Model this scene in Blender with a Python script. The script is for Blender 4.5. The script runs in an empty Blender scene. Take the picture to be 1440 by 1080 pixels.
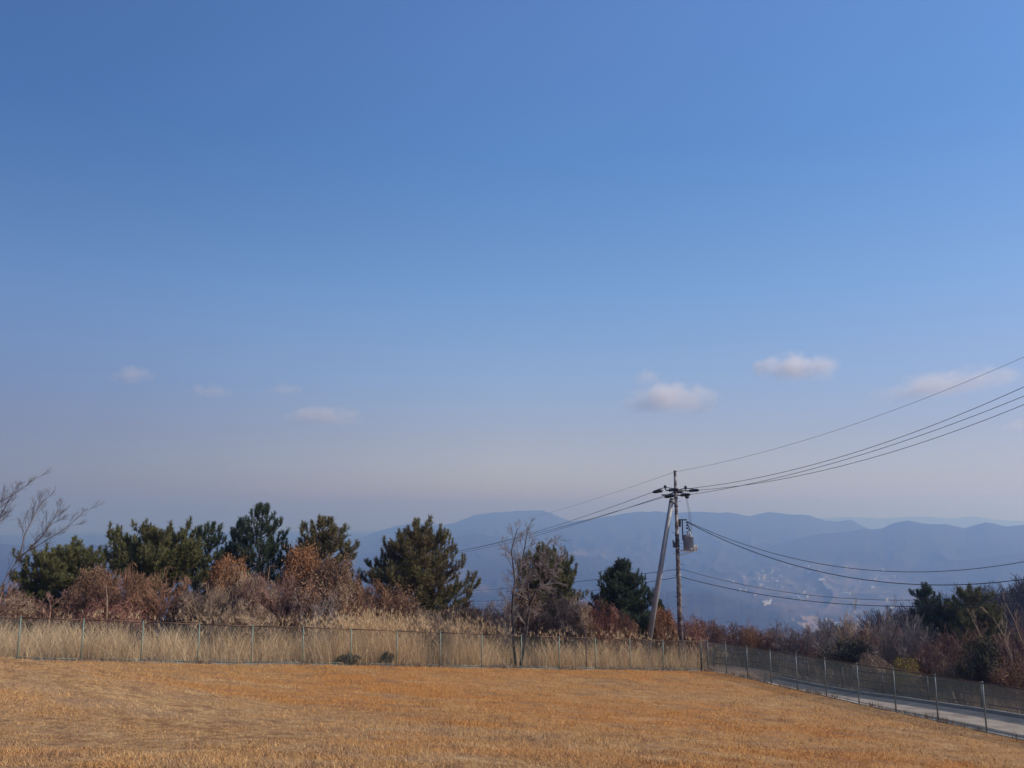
import bpy, math, random
import numpy as np

# ------------------------------------------------------------------ basics
scene = bpy.context.scene
COL = scene.collection
F = 1109.0
PITCH = math.radians(9.2)
CP, SP = math.cos(PITCH), math.sin(PITCH)


def ray(x, y):
    """direction seen at a pixel of the 1440x1080 photograph, scaled to one metre forward"""
    r = (x - 720.0) / F
    u = (540.0 - y) / F
    d = np.array([r, CP - u * SP, SP + u * CP])
    return d / d[1]


def at(x, y, Y):
    return ray(x, y) * Y


def azel(x, y):
    d = ray(x, y)
    return math.atan2(d[0], d[1]), d[2] / math.hypot(d[0], d[1])


def tag(o, label=None, cat=None, group=None, kind=None):
    if label: o['label'] = label
    if cat: o['category'] = cat
    if group: o['group'] = group
    if kind: o['kind'] = kind
    return o


def empty(name, loc=(0, 0, 0), rz=0.0):
    o = bpy.data.objects.new(name, None)
    o.location = loc
    o.rotation_euler = (0, 0, rz)
    o.empty_display_size = 0.3
    COL.objects.link(o)
    return o


def mesh_from(name, verts, tris=None, quads=None, smooth=False):
    verts = np.asarray(verts, dtype=np.float32).reshape(-1, 3)
    tris = np.zeros((0, 3), int) if tris is None else np.asarray(tris, int).reshape(-1, 3)
    quads = np.zeros((0, 4), int) if quads is None else np.asarray(quads, int).reshape(-1, 4)
    me = bpy.data.meshes.new(name)
    me.vertices.add(len(verts))
    me.vertices.foreach_set('co', verts.ravel())
    nl = tris.size + quads.size
    me.loops.add(nl)
    me.loops.foreach_set('vertex_index', np.concatenate([tris.ravel(), quads.ravel()]).astype(np.int32))
    npoly = len(tris) + len(quads)
    me.polygons.add(npoly)
    starts = np.concatenate([np.arange(len(tris)) * 3, len(tris) * 3 + np.arange(len(quads)) * 4])
    me.polygons.foreach_set('loop_start', starts.astype(np.int32))
    me.polygons.foreach_set('use_smooth', np.full(npoly, smooth, bool))
    me.update(calc_edges=True)
    me.validate()
    return me


def link(name, me, mat=None, parent=None):
    o = bpy.data.objects.new(name, me)
    COL.objects.link(o)
    if mat is not None:
        for m in (mat if isinstance(mat, (list, tuple)) else [mat]):
            me.materials.append(m)
    if parent is not None:
        o.parent = parent
    return o


class Geo:
    """collects pieces of one part"""
    def __init__(self):
        self.v, self.t, self.q, self.n = [], [], [], 0

    def add(self, v, t=None, q=None):
        v = np.asarray(v, float).reshape(-1, 3)
        if t is not None and len(t): self.t.append(np.asarray(t, int).reshape(-1, 3) + self.n)
        if q is not None and len(q): self.q.append(np.asarray(q, int).reshape(-1, 4) + self.n)
        self.v.append(v)
        self.n += len(v)
        return self

    def box(self, c, size, ax=None):
        """box at c with half axes; ax = 3x3 rows of unit axes"""
        ax = np.eye(3) if ax is None else np.asarray(ax, float)
        s = np.asarray(size, float) / 2
        v = [np.asarray(c, float) + ax[0] * s[0] * i + ax[1] * s[1] * j + ax[2] * s[2] * k
             for k in (-1, 1) for j in (-1, 1) for i in (-1, 1)]
        q = [(0, 2, 3, 1), (4, 5, 7, 6), (0, 1, 5, 4), (2, 6, 7, 3), (0, 4, 6, 2), (1, 3, 7, 5)]
        return self.add(v, q=q)

    def tube(self, pts, rad, sides=8, cap=True):
        v, t, q = tubes([(np.asarray(pts, float), np.asarray(rad, float) * np.ones(len(pts)))], sides, cap)
        return self.add(v, t, q)

    def many(self, lines, sides=3):
        if lines:
            v, t, q = tubes(lines, sides, False)
            self.add(v, t, q)
        return self

    def mesh(self, name, smooth=False):
        return mesh_from(name, np.concatenate(self.v), np.concatenate(self.t) if self.t else None,
                         np.concatenate(self.q) if self.q else None, smooth)

    def build(self, name, mat, parent=None, smooth=False):
        return link(name, self.mesh(name, smooth), mat, parent)


def tubes(lines, sides=3, cap=False):
    groups = {}
    for p, r in lines:
        groups.setdefault(len(p), []).append((p, r))
    V, T, Q, n = [], [], [], 0
    for m, ls in groups.items():
        P = np.array([l[0] for l in ls], float)          # (N,m,3)
        R = np.array([l[1] for l in ls], float)          # (N,m)
        N = len(ls)
        tan = np.gradient(P, axis=1)
        tan /= np.linalg.norm(tan, axis=2, keepdims=True) + 1e-9
        main = P[:, -1] - P[:, 0]
        main /= np.linalg.norm(main, axis=1, keepdims=True) + 1e-9
        ref = np.where(np.abs(main[:, 2:3]) > .9, np.array([[1., 0, 0]]), np.array([[0, 0, 1.]]))
        a = np.cross(tan, ref[:, None, :])
        a /= np.linalg.norm(a, axis=2, keepdims=True) + 1e-9
        b = np.cross(tan, a)
        ang = np.arange(sides) * 2 * np.pi / sides
        ring = (a[:, :, None, :] * np.cos(ang)[None, None, :, None] + b[:, :, None, :] * np.sin(ang)[None, None, :, None])
        v = P[:, :, None, :] + ring * R[:, :, None, None]
        V.append(v.reshape(-1, 3))
        base = n + (np.arange(N) * m * sides)[:, None, None]
        i = np.arange(m - 1)[None, :, None] * sides
        k = np.arange(sides)[None, None, :]
        k2 = (k + 1) % sides
        Q.append(np.stack(np.broadcast_arrays(base + i + k, base + i + sides + k, base + i + sides + k2, base + i + k2), -1).reshape(-1, 4))
        n += N * m * sides
        if cap:
            for j in range(N):
                for e, idx in ((0, 0), (1, m - 1)):
                    st = n - N * m * sides + j * m * sides + idx * sides if not T or True else 0
                    st = (base[j, 0, 0] + idx * sides)
                    for s in range(1, sides - 1):
                        T.append(np.array([[st, st + s, st + s + 1]] if e == 0 else [[st, st + s + 1, st + s]]))
    return np.concatenate(V), (np.concatenate(T) if T else None), np.concatenate(Q)


# ------------------------------------------------------------------ noise
def hash2(ix, iy, seed):
    h = (ix.astype(np.int64) * 374761393 + iy.astype(np.int64) * 668265263 + seed * 1274126177) & 0xffffffff
    h = ((h ^ (h >> 13)) * 1274126177) & 0xffffffff
    h = h ^ (h >> 16)
    return (h & 0xffffff) / float(0xffffff)


def vnoise(x, y, seed=0):
    x, y = np.broadcast_arrays(np.asarray(x, float), np.asarray(y, float))
    ix, iy = np.floor(x), np.floor(y)
    fx, fy = x - ix, y - iy
    fx, fy = fx * fx * (3 - 2 * fx), fy * fy * (3 - 2 * fy)
    a, b = hash2(ix, iy, seed), hash2(ix + 1, iy, seed)
    c, d = hash2(ix, iy + 1, seed), hash2(ix + 1, iy + 1, seed)
    return (a * (1 - fx) + b * fx) * (1 - fy) + (c * (1 - fx) + d * fx) * fy


def fbm(x, y, oct=4, seed=0):
    s, a, t = 0, 1.0, 0
    for o in range(oct):
        s = s + a * vnoise(x * 2 ** o + 17.3 * o, y * 2 ** o - 9.1 * o, seed + o)
        t += a
        a *= .5
    return s / t


def sstep(a, b, x):
    t = np.clip((x - a) / (b - a), 0, 1)
    return t * t * (3 - 2 * t)


# ------------------------------------------------------------------ materials
def new_mat(name):
    m = bpy.data.materials.new(name)
    m.use_nodes = True
    nt = m.node_tree
    for n in list(nt.nodes): nt.nodes.remove(n)
    out = nt.nodes.new('ShaderNodeOutputMaterial')
    bs = nt.nodes.new('ShaderNodeBsdfPrincipled')
    nt.links.new(bs.outputs[0], out.inputs['Surface'])
    return m, nt, bs, out


def ramp(nt, stops, src):
    r = nt.nodes.new('ShaderNodeValToRGB')
    els = r.color_ramp.elements
    while len(els) < len(stops): els.new(.5)
    for e, (p, c) in zip(els, stops):
        e.position = p
        e.color = (*c, 1)
    nt.links.new(src, r.inputs[0])
    return r.outputs[0]


def noise(nt, scale, detail=4, coord='Object', rough=.55, stretch=None):
    tc = nt.nodes.new('ShaderNodeTexCoord')
    src = tc.outputs[coord]
    if stretch:
        mp = nt.nodes.new('ShaderNodeMapping')
        mp.inputs['Scale'].default_value = stretch
        nt.links.new(src, mp.inputs[0])
        src = mp.outputs[0]
    n = nt.nodes.new('ShaderNodeTexNoise')
    n.inputs['Scale'].default_value = scale
    n.inputs['Detail'].default_value = detail
    n.inputs['Roughness'].default_value = rough
    nt.links.new(src, n.inputs['Vector'])
    return n.outputs[0]


def mix(nt, fac, a, b, mode='MIX'):
    m = nt.nodes.new('ShaderNodeMix')
    m.data_type = 'RGBA'
    m.blend_type = mode
    for s, v in ((m.inputs[0], fac), (m.inputs[6], a), (m.inputs[7], b)):
        if hasattr(v, 'node'): nt.links.new(v, s)
        elif isinstance(v, (int, float)): s.default_value = v
        else: s.default_value = (*v, 1)
    return m.outputs[2]


def math_node(nt, op, a, b=None, clamp=False):
    m = nt.nodes.new('ShaderNodeMath')
    m.operation = op
    m.use_clamp = clamp
    for i, v in enumerate((a, b)):
        if v is None: continue
        if hasattr(v, 'node'): nt.links.new(v, m.inputs[i])
        else: m.inputs[i].default_value = v
    return m.outputs[0]


def island(nt):
    return nt.nodes.new('ShaderNodeNewGeometry').outputs['Random Per Island']


def mat_leafy(name, stops, rough=.75, patch=None, patch_scale=.5, coord='Object', transl=0.0):
    """foliage / twig colour: a ramp by island, with patches of another tone through the crown"""
    m, nt, bs, out = new_mat(name)
    c = ramp(nt, stops, island(nt))
    if patch:
        n = noise(nt, patch_scale, 3, coord)
        f = ramp(nt, [(.45, (0, 0, 0)), (.62, (1, 1, 1))], n)
        c = mix(nt, f, c, patch)
    nt.links.new(c, bs.inputs['Base Color'])
    bs.inputs['Roughness'].default_value = rough
    bs.inputs['Specular IOR Level'].default_value = .25
    if transl:
        tr = nt.nodes.new('ShaderNodeBsdfTranslucent')
        nt.links.new(c, tr.inputs[0])
        ms = nt.nodes.new('ShaderNodeMixShader')
        ms.inputs[0].default_value = transl
        nt.links.new(bs.outputs[0], ms.inputs[1])
        nt.links.new(tr.outputs[0], ms.inputs[2])
        nt.links.new(ms.outputs[0], out.inputs['Surface'])
    return m


def mat_noise(name, stops, scale, rough=.7, detail=5, metallic=0, bump=0, bscale=None, stretch=None):
    m, nt, bs, out = new_mat(name)
    n = noise(nt, scale, detail, stretch=stretch)
    nt.links.new(ramp(nt, stops, n), bs.inputs['Base Color'])
    bs.inputs['Roughness'].default_value = rough
    bs.inputs['Metallic'].default_value = metallic
    if bump:
        b = nt.nodes.new('ShaderNodeBump')
        b.inputs['Strength'].default_value = bump
        b.inputs['Distance'].default_value = .05
        nt.links.new(noise(nt, bscale or scale * 3, 6), b.inputs['Height'])
        nt.links.new(b.outputs[0], bs.inputs['Normal'])
    return m


M = {}
PINE = [(0, (.018, .034, .016)), (.5, (.035, .056, .022)), (1, (.062, .078, .026))]
M['needles_dark'] = mat_leafy('pine needles dark', [(0, (.034, .05, .032)), (.5, (.062, .084, .048)), (1, (.105, .12, .064))], transl=.18)
M['needles_mid'] = mat_leafy('pine needles mid', [(0, (.07, .074, .032)), (.5, (.135, .126, .048)), (1, (.22, .19, .074))], transl=.18, patch=(.13, .12, .04), patch_scale=.7)
M['needles_warm'] = mat_leafy('pine needles warm', [(0, (.082, .078, .034)), (.5, (.15, .13, .052)), (1, (.24, .195, .08))], transl=.18, patch=(.15, .105, .05), patch_scale=.6)
M['pine_bark'] = mat_noise('pine bark', [(.3, (.09, .06, .045)), (.7, (.2, .12, .085))], 6, .9, bump=.6)
M['twig_red'] = mat_leafy('red brown twigs', [(0, (.14, .066, .04)), (.5, (.24, .118, .066)), (1, (.36, .2, .12))])
M['twig_tan'] = mat_leafy('tan twigs', [(0, (.19, .125, .08)), (.5, (.33, .22, .14)), (1, (.48, .34, .23))])
M['twig_grey'] = mat_leafy('grey twigs', [(0, (.13, .1, .09)), (.5, (.22, .17, .15)), (1, (.35, .29, .26))])
M['twig_purple'] = mat_leafy('purple brown twigs', [(0, (.11, .058, .046)), (.5, (.19, .1, .075)), (1, (.28, .155, .115))])
M['twig_dark'] = mat_leafy('dark twigs', [(0, (.05, .036, .034)), (.5, (.085, .06, .055)), (1, (.13, .092, .085))])
M['stem_dark'] = mat_noise('dark bark', [(.3, (.035, .03, .032)), (.7, (.09, .075, .07))], 8, .9, bump=.4)
M['twig_dull'] = mat_leafy('dull brown twigs', [(0, (.085, .068, .07)), (.5, (.14, .112, .112)), (1, (.2, .165, .16))])
M['leaf_orange'] = mat_leafy('dead orange leaves', [(0, (.14, .065, .04)), (.5, (.28, .115, .045)), (1, (.42, .2, .08))])
M['leaf_brown'] = mat_leafy('dead brown leaves', [(0, (.13, .07, .042)), (.5, (.21, .115, .065)), (1, (.31, .18, .105))])
M['leaf_red'] = mat_leafy('dead red leaves', [(0, (.14, .05, .045)), (.5, (.23, .085, .07)), (1, (.32, .14, .11))])
M['leaf_green'] = mat_leafy('evergreen leaves', [(0, (.04, .042, .022)), (.5, (.075, .074, .032)), (1, (.12, .11, .05))])
M['leaf_yellow'] = mat_leafy('yellowed leaves', [(0, (.2, .13, .02)), (.5, (.32, .21, .03)), (1, (.45, .31, .06))])
M['susuki'] = mat_leafy('tall dry grass', [(0, (.46, .3, .155)), (.5, (.76, .54, .3)), (1, (.92, .72, .46))], transl=.42)
M['weed'] = mat_leafy('dry weeds', [(0, (.16, .095, .06)), (.5, (.25, .155, .09)), (1, (.38, .26, .15))])


def worn(X, Y):
    """0..1: where the turf is thin, matted and brown"""
    bank = 1 - sstep(4.5, 10.5, np.hypot((X + 11.5) / 1.25, Y - 15.5) + 5 * (fbm(X * .3, Y * .3, 3, 8) - .5))
    a = fbm(X * .55, Y * .85, 5, 71)
    b = fbm(X * 1.7, Y * 2.4, 4, 72)
    w = .5 * bank + 2.3 * (a - .52) + 1.9 * (b - .53)
    return np.clip(w, 0, 1)


def patches(nt, stops_grass):
    """tones of dead turf: orange sweeps, paler and greyer worn patches"""
    c = ramp(nt, stops_grass, island(nt))
    return c


def mat_turf(name, blades):
    m, nt, bs, out = new_mat(name)
    big = noise(nt, .16, 4, stretch=(.6, 1.3, 1))
    mid = noise(nt, .9, 5, rough=.65)
    tc = nt.nodes.new('ShaderNodeTexCoord')
    sep = nt.nodes.new('ShaderNodeSeparateXYZ')
    nt.links.new(tc.outputs['Object'], sep.inputs[0])
    orange, tan, grey, dark = (.545, .245, .066), (.525, .298, .118), (.46, .315, .19), (.33, .185, .095)
    c = mix(nt, ramp(nt, [(.38, (0, 0, 0)), (.6, (1, 1, 1))], big), orange, tan)
    # worn, greyer turf on the bank at the left and towards the viewer
    g = math_node(nt, 'MULTIPLY_ADD', sep.outputs['X'], -.09)
    g.node.inputs[2].default_value = -.28
    g2 = math_node(nt, 'MULTIPLY_ADD', sep.outputs['Y'], -.075)
    g2.node.inputs[2].default_value = 1.62
    s = math_node(nt, 'ADD', math_node(nt, 'MULTIPLY', g, .75), g2)
    s = math_node(nt, 'ADD', s, math_node(nt, 'MULTIPLY', math_node(nt, 'SUBTRACT', big, .5), 3.0))
    s = math_node(nt, 'MULTIPLY', s, .75, True)
    c = mix(nt, s, c, mix(nt, ramp(nt, [(.4, (0, 0, 0)), (.62, (1, 1, 1))], mid), grey, tan))
    # far rim of the lawn: thin brown turf in streaks
    c = mix(nt, ramp(nt, [(.3, (1, 1, 1)), (.5, (0, 0, 0))], mid), c, dark)
    wa = nt.nodes.new('ShaderNodeAttribute'); wa.attribute_name = 'worn'
    c = mix(nt, math_node(nt, 'MULTIPLY', wa.outputs['Fac'], .85), c, mix(nt, ramp(nt, [(.42, (0, 0, 0)), (.6, (1, 1, 1))], noise(nt, 2.6, 8, rough=.68)), (.29, .148, .06), (.62, .375, .16)))
    straw = noise(nt, .6, 8, rough=.68, stretch=(.85, 1.2, 1))
    c = mix(nt, ramp(nt, [(.56, (0, 0, 0)), (.7, (.75, .75, .75))], straw), c, (.66, .44, .22))
    if blades:
        c = mix(nt, .8, c, ramp(nt, [(0, (.5, .42, .34)), (.5, (.95, .92, .88)), (.85, (1.2, 1.18, 1.12)), (1, (1.42, 1.42, 1.36))], island(nt)), 'MULTIPLY')
    else:
        fine = noise(nt, 14, 6, rough=.7)
        c = mix(nt, .9, c, ramp(nt, [(.3, (.35, .3, .26)), (.5, (.75, .7, .66)), (.72, (1.1, 1.08, 1.0))], fine), 'MULTIPLY')
        b = nt.nodes.new('ShaderNodeBump')
        b.inputs['Strength'].default_value = .8
        b.inputs['Distance'].default_value = .06
        nt.links.new(noise(nt, 9, 6), b.inputs['Height'])
        nt.links.new(b.outputs[0], bs.inputs['Normal'])
    nt.links.new(c, bs.inputs['Base Color'])
    bs.inputs['Roughness'].default_value = .85
    bs.inputs['Specular IOR Level'].default_value = .15
    return m


M['turf'] = mat_turf('dead turf', False)
M['turf_blade'] = mat_turf('dead turf blades', True)
M['soil'] = mat_noise('leaf litter soil', [(.3, (.09, .055, .035)), (.55, (.17, .105, .065)), (.75, (.28, .19, .11))], .8, .95, bump=.6, bscale=3)
M['asphalt'] = mat_noise('asphalt', [(.3, (.035, .035, .038)), (.5, (.07, .069, .072)), (.7, (.13, .125, .12))], 1.7, .9, detail=10, bump=.5, bscale=30)
M['concrete'] = mat_noise('pale road strip', [(.32, (.22, .155, .105)), (.48, (.4, .3, .215)), (.7, (.52, .405, .3))], 1.3, .9, detail=10, bump=.4, bscale=25)
M['kerb'] = mat_noise('kerb concrete', [(.3, (.17, .175, .15)), (.7, (.28, .275, .24))], 2, .85)
M['kerb_pale'] = mat_noise('pale road kerb', [(.3, (.19, .18, .16)), (.7, (.29, .275, .25))], 2, .85)
M['post_green'] = mat_noise('green grey painted steel', [(.3, (.11, .165, .13)), (.7, (.19, .25, .205))], 3, .5)
M['post_dark'] = mat_noise('dark painted steel', [(.3, (.02, .026, .024)), (.7, (.05, .056, .05))], 3, .5)
M['post_grey'] = mat_noise('weathered steel', [(.3, (.13, .145, .135)), (.7, (.22, .235, .22))], 3, .5)
M['wire_mesh'] = mat_noise('coated mesh wire', [(.3, (.17, .205, .175)), (.7, (.25, .285, .245))], 1, .5)
M['rail_rust'] = mat_noise('rusting rail', [(.35, (.045, .03, .022)), (.65, (.13, .062, .036))], 2.5, .7)
M['guard_steel'] = mat_noise('brown guard rail steel', [(.3, (.016, .013, .012)), (.7, (.035, .027, .024))], 4, .6)
M['pole'] = mat_noise('mottled concrete pole', [(.4, (.06, .042, .04)), (.52, (.16, .13, .12)), (.62, (.34, .3, .28))], 5, .85, bump=.3)
M['pole_grey'] = mat_noise('grey steel stay pole', [(.3, (.2, .19, .195)), (.7, (.3, .285, .285))], 2, .55)
M['hardware'] = mat_noise('dark hardware', [(.3, (.018, .018, .022)), (.7, (.045, .044, .05))], 8, .5)
M['porcelain'] = mat_noise('porcelain', [(.3, (.3, .27, .25)), (.7, (.46, .43, .39))], 6, .3)
M['tank'] = mat_noise('grey transformer paint', [(.3, (.19, .19, .22)), (.7, (.28, .28, .31))], 4, .45)
M['bracket'] = mat_noise('galvanised bracket', [(.3, (.4, .38, .36)), (.7, (.62, .6, .57))], 8, .45, metallic=.3)
M['cable'] = mat_noise('black cable', [(.3, (.012, .013, .016)), (.7, (.022, .023, .028))], 2, .6)
M['ground_wire'] = mat_noise('bare ground wire', [(.3, (.1, .1, .1)), (.7, (.17, .165, .16))], 2, .5)

# ------------------------------------------------------------------ the lie of the land
LF0 = np.array([-17.54, 29.14]); LFD = np.array([.8986, .4388]); LFN = np.array([-.4388, .8986])
CORNER = np.array([9.83, 42.85])
RF0 = np.array([10.38, 43.82]); RFD = np.array([.2593, -.9658]); RFN = np.array([.9658, .2593])

_c = np.array([(-17.54, 29.14, -5.33), (-12.15, 31.77, -5.85), (-6.76, 34.41, -6.34), (-3.16, 36.16, -6.67), (.43, 37.92, -7.03),
               (4.03, 39.67, -7.41), (7.62, 41.43, -7.84), (10.38, 43.82, -8.4), (11.42, 39.95, -8.06), (12.46, 36.09, -7.74),
               (13.49, 32.23, -7.46), (14.53, 28.36, -7.11), (15.05, 26.43, -6.9)])
_A = np.column_stack([np.ones(len(_c)), _c[:, 0], _c[:, 1]])
PL = np.linalg.lstsq(_A, _c[:, 2], rcond=None)[0]


def near(X, Y):
    X, Y = np.asarray(X, float), np.asarray(Y, float)
    z = PL[0] + PL[1] * X + PL[2] * Y
    z = z + (-1.6 - PL[0]) * np.exp(-(X ** 2 + Y ** 2) / 16.5 ** 2)
    z = z + 1.02 * np.exp(-((X + 14) ** 2 + (Y - 19) ** 2) / 5.5 ** 2)
    z = z + .05 * (fbm(X * .35, Y * .35, 3, 5) - .5)
    dl = (X - LF0[0]) * LFN[0] + (Y - LF0[1]) * LFN[1]
    dr = (X - RF0[0]) * RFN[0] + (Y - RF0[1]) * RFN[1]
    s = np.maximum(np.maximum(dl - 9, dr - 4.8), 0)
    s = np.where(s < 4, s * s / 8, s - 2)
    return z - .3 * np.minimum(s, 60) + np.clip(s / 8, 0, 1) * 1.2 * (fbm(X * .12, Y * .12, 3, 9) - .5)


def ridge(pts, r, wf, wb, drop=0.0):
    a = np.array([azel(*p) for p in pts])
    return a[:, 0], a[:, 1] * r - drop, r, wf, wb


RIDGES = [
    ridge([(480, 764), (510, 755), (524, 749), (545, 743), (564, 738), (580, 735.5), (600, 736), (622, 738), (640, 735), (655, 729), (668, 723.5), (700, 720.5), (730, 718.5), (762, 718), (775, 722), (798, 731), (830, 742), (880, 760), (960, 790)], 7600, 1100, 900),
    ridge([(690, 790), (760, 750), (805, 733), (853, 726), (891, 720.5), (920, 718.5), (950, 721), (980, 719), (1007, 720.5), (1024, 718.5), (1053, 725.5), (1080, 719), (1100, 722), (1138, 725), (1159, 732), (1175, 733), (1197, 730), (1213, 740), (1260, 760), (1400, 790)], 6300, 900, 800),
    ridge([(1040, 790), (1090, 765), (1140, 752), (1190, 748), (1213, 742), (1228, 743), (1242, 741), (1260, 734), (1279, 731.5), (1296, 736), (1327, 737), (1357, 742), (1386, 734.5), (1414, 739.5), (1440, 738), (1500, 735), (1600, 745), (1800, 740)], 4900, 750, 700),
    ridge([(900, 740), (1040, 733), (1120, 729), (1200, 727), (1240, 729), (1290, 726), (1340, 728.5), (1370, 726), (1400, 730), (1440, 733), (1560, 728), (1800, 735)], 11500, 1300, 1200),
    ridge([(-500, 750), (-200, 745), (-60, 750), (0, 752), (60, 758), (100, 757), (127, 753), (146, 752), (170, 757), (203, 755), (236, 750), (262, 744), (300, 746), (330, 750), (400, 748), (440, 752), (480, 750), (520, 752), (600, 755), (700, 770)], 9800, 1200, 1200),
    ridge([(-500, 780), (-200, 765), (-60, 770), (0, 764), (60, 772), (110, 770), (142, 766), (200, 775), (300, 782), (400, 788), (500, 784), (560, 772), (618, 760), (645, 754), (671, 750), (702, 755), (760, 764), (830, 768), (900, 775), (1000, 800)], 5600, 800, 700),
    ridge([(-500, 815), (0, 800), (140, 795), (300, 805), (420, 812), (560, 802), (640, 790), (720, 786), (780, 779), (835, 782), (875, 795), (930, 806), (1000, 815)], 4200, 600, 600),
    ridge([(850, 850), (900, 838), (960, 834), (1000, 838), (1050, 851), (1090, 862), (1130, 874), (1180, 886)], 2450, 330, 380),
    ridge([(1040, 806), (1090, 792), (1140, 779), (1180, 773), (1240, 779), (1300, 767), (1340, 771), (1390, 762), (1440, 766), (1600, 770)], 4300, 380, 360),
    ridge([(740, 800), (790, 782), (830, 768), (880, 759), (930, 767), (1000, 761), (1060, 774), (1110, 788), (1150, 800)], 5300, 460, 420),
    ridge([(540, 800), (580, 790), (620, 779), (670, 771), (720, 778), (770, 788), (820, 800)], 4800, 420, 400),
    ridge([(930, 838), (1000, 816), (1060, 806), (1120, 801), (1180, 806), (1240, 800), (1300, 808), (1360, 820)], 4000, 260, 280),
    ridge([(-300, 805), (0, 788), (80, 779), (160, 784), (260, 778), (340, 790), (450, 802)], 4700, 420, 400),
    ridge([(1150, 830), (1220, 806), (1290, 796), (1360, 785), (1440, 778), (1600, 770)], 3900, 500, 500),
]
WOOD = ridge([(1080, 900), (1150, 886), (1190, 874), (1230, 862), (1262, 850), (1300, 838), (1345, 831), (1380, 825), (1420, 816), (1440, 811), (1500, 800), (1700, 790)], 140, 50, 60, 7.5)
VALLEY = -300.0


def far(X, Y):
    r = np.hypot(X, Y)
    th = np.arctan2(X, Y)
    z = np.interp(r, [0, 70, 500, 1500, 1800, 14500], [-8, -14, -130, -288, VALLEY, VALLEY - 20])
    wn = fbm(th * 26, r / 900., 4, 21)
    z = z + np.where(r > 500, 26 * (wn - .5) * sstep(500, 1300, r), 0)
    floor_ = z
    for i, (ta, tz, rr, wf, wb) in enumerate(RIDGES):
        pk = np.interp(th, ta, tz)
        fade = np.interp(th, [ta[0] - .12, ta[0], ta[-1], ta[-1] + .12], [0, 1, 1, 0])
        rc = rr * (1 + .05 * (fbm(th * 9, th * 0 + i, 3, 40 + i) - .5))
        d = r - rc
        pk = pk * rc / rr + 16 * (fbm(th * 70, th * 0 + .5, 3, 90 + i) - .5) * (rr > 1000)
        w = np.where(d < 0, wf, wb)
        sp = fbm(th * rr / 280., r / 600., 3, 60 + i)              # spurs and gullies
        sp2 = np.abs(2 * sp - 1)
        q = np.abs(d) / w * (1 + 1.25 * (sp2 - .25) * np.clip(np.abs(d) / w, 0, 1))
        s = np.exp(-np.abs(q) ** 1.35) * fade
        z = np.maximum(z, floor_ + np.maximum(pk - floor_, 0) * s)
    ta, tz, rr, wf, wb = WOOD
    pk = np.interp(th, ta, tz)
    fade = np.interp(th, [ta[0] - .1, ta[0] + .02, ta[-1] + .1, ta[-1] + .4], [0, 1, 1, 0])
    d = r - rr
    s = np.exp(-(np.abs(d) / np.where(d < 0, wf, wb)) ** 1.6) * fade
    z = np.maximum(z, z + (pk - z) * s)
    return z


def H(X, Y):
    X, Y = np.asarray(X, float), np.asarray(Y, float)
    r = np.hypot(X, Y)
    b = sstep(62, 105, r)
    return near(X, Y) * (1 - b) + far(X, Y) * b


def hz(X, Y):
    return float(H(np.array([X]), np.array([Y]))[0])


def in_lawn(X, Y):
    """distance inside the fenced lawn, positive inside"""
    dl = (X - LF0[0]) * LFN[0] + (Y - LF0[1]) * LFN[1]
    dr = (X - RF0[0]) * RFN[0] + (Y - RF0[1]) * RFN[1]
    return np.minimum(-dl, -dr)


def in_road(X, Y):
    dr = (X - RF0[0]) * RFN[0] + (Y - RF0[1]) * RFN[1]
    s = (X - RF0[0]) * RFD[0] + (Y - RF0[1]) * RFD[1]
    return np.minimum(np.minimum(dr + .2, 4.3 - dr), s - 1.0)


def grid_quads(nr, nt, wrap=False):
    i = np.arange(nr - 1)[:, None]
    j = np.arange(nt if wrap else nt - 1)[None, :]
    j2 = (j + 1) % nt
    return np.stack(np.broadcast_arrays(i * nt + j, (i + 1) * nt + j, (i + 1) * nt + j2, i * nt + j2), -1).reshape(-1, 4)


# near hillside, all round the viewer
R_JOIN = 400.0
rr = np.concatenate([[.05], np.geomspace(2.0, R_JOIN, 300)])
tt = np.linspace(-np.pi, np.pi, 900, endpoint=False)
X = rr[:, None] * np.sin(tt)[None]
Y = rr[:, None] * np.cos(tt)[None]
Z = H(X, Y)
ins = in_lawn(X, Y)
Z = Z - (.25 * np.clip(ins / .6, 0, 1) + .75 * np.clip(in_road(X, Y) / .6, 0, 1)) * (rr[:, None] < 75)
hill = link('hillside', mesh_from('hillside', np.stack([X, Y, Z], -1), quads=grid_quads(len(rr), len(tt), True)[:, ::-1], smooth=True), M['soil'])
tag(hill, kind='structure')

# far hills and the valley
m, nt, bs, out = new_mat('wooded hills')
n1 = noise(nt, .012, 8, rough=.65)
forest = ramp(nt, [(.3, (.008, .014, .011)), (.5, (.024, .028, .02)), (.7, (.058, .045, .034))], n1)
forest = mix(nt, ramp(nt, [(.42, (0, 0, 0)), (.56, (1, 1, 1))], noise(nt, .0045, 6, rough=.6)), forest, ramp(nt, [(.35, (.024, .022, .018)), (.65, (.062, .048, .037))], n1))
attr = nt.nodes.new('ShaderNodeAttribute'); attr.attribute_name = 'cleared'
fields = ramp(nt, [(.35, (.05, .042, .03)), (.5, (.15, .1, .066)), (.65, (.12, .1, .065))], noise(nt, .011, 4))
brk = ramp(nt, [(.4, (0, 0, 0)), (.5, (1, 1, 1))], noise(nt, .0075, 5, rough=.65))
attr2 = nt.nodes.new('ShaderNodeAttribute'); attr2.attribute_name = 'bare_earth'
c = mix(nt, math_node(nt, 'MULTIPLY', attr.outputs['Fac'], brk), forest, fields)
c = mix(nt, attr2.outputs['Fac'], c, (.36, .235, .14))
nt.links.new(c, bs.inputs['Base Color'])
bs.inputs['Roughness'].default_value = .95
bs.inputs['Specular IOR Level'].default_value = .05
b = nt.nodes.new('ShaderNodeBump'); b.inputs['Strength'].default_value = .9; b.inputs['Distance'].default_value = 14
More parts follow.
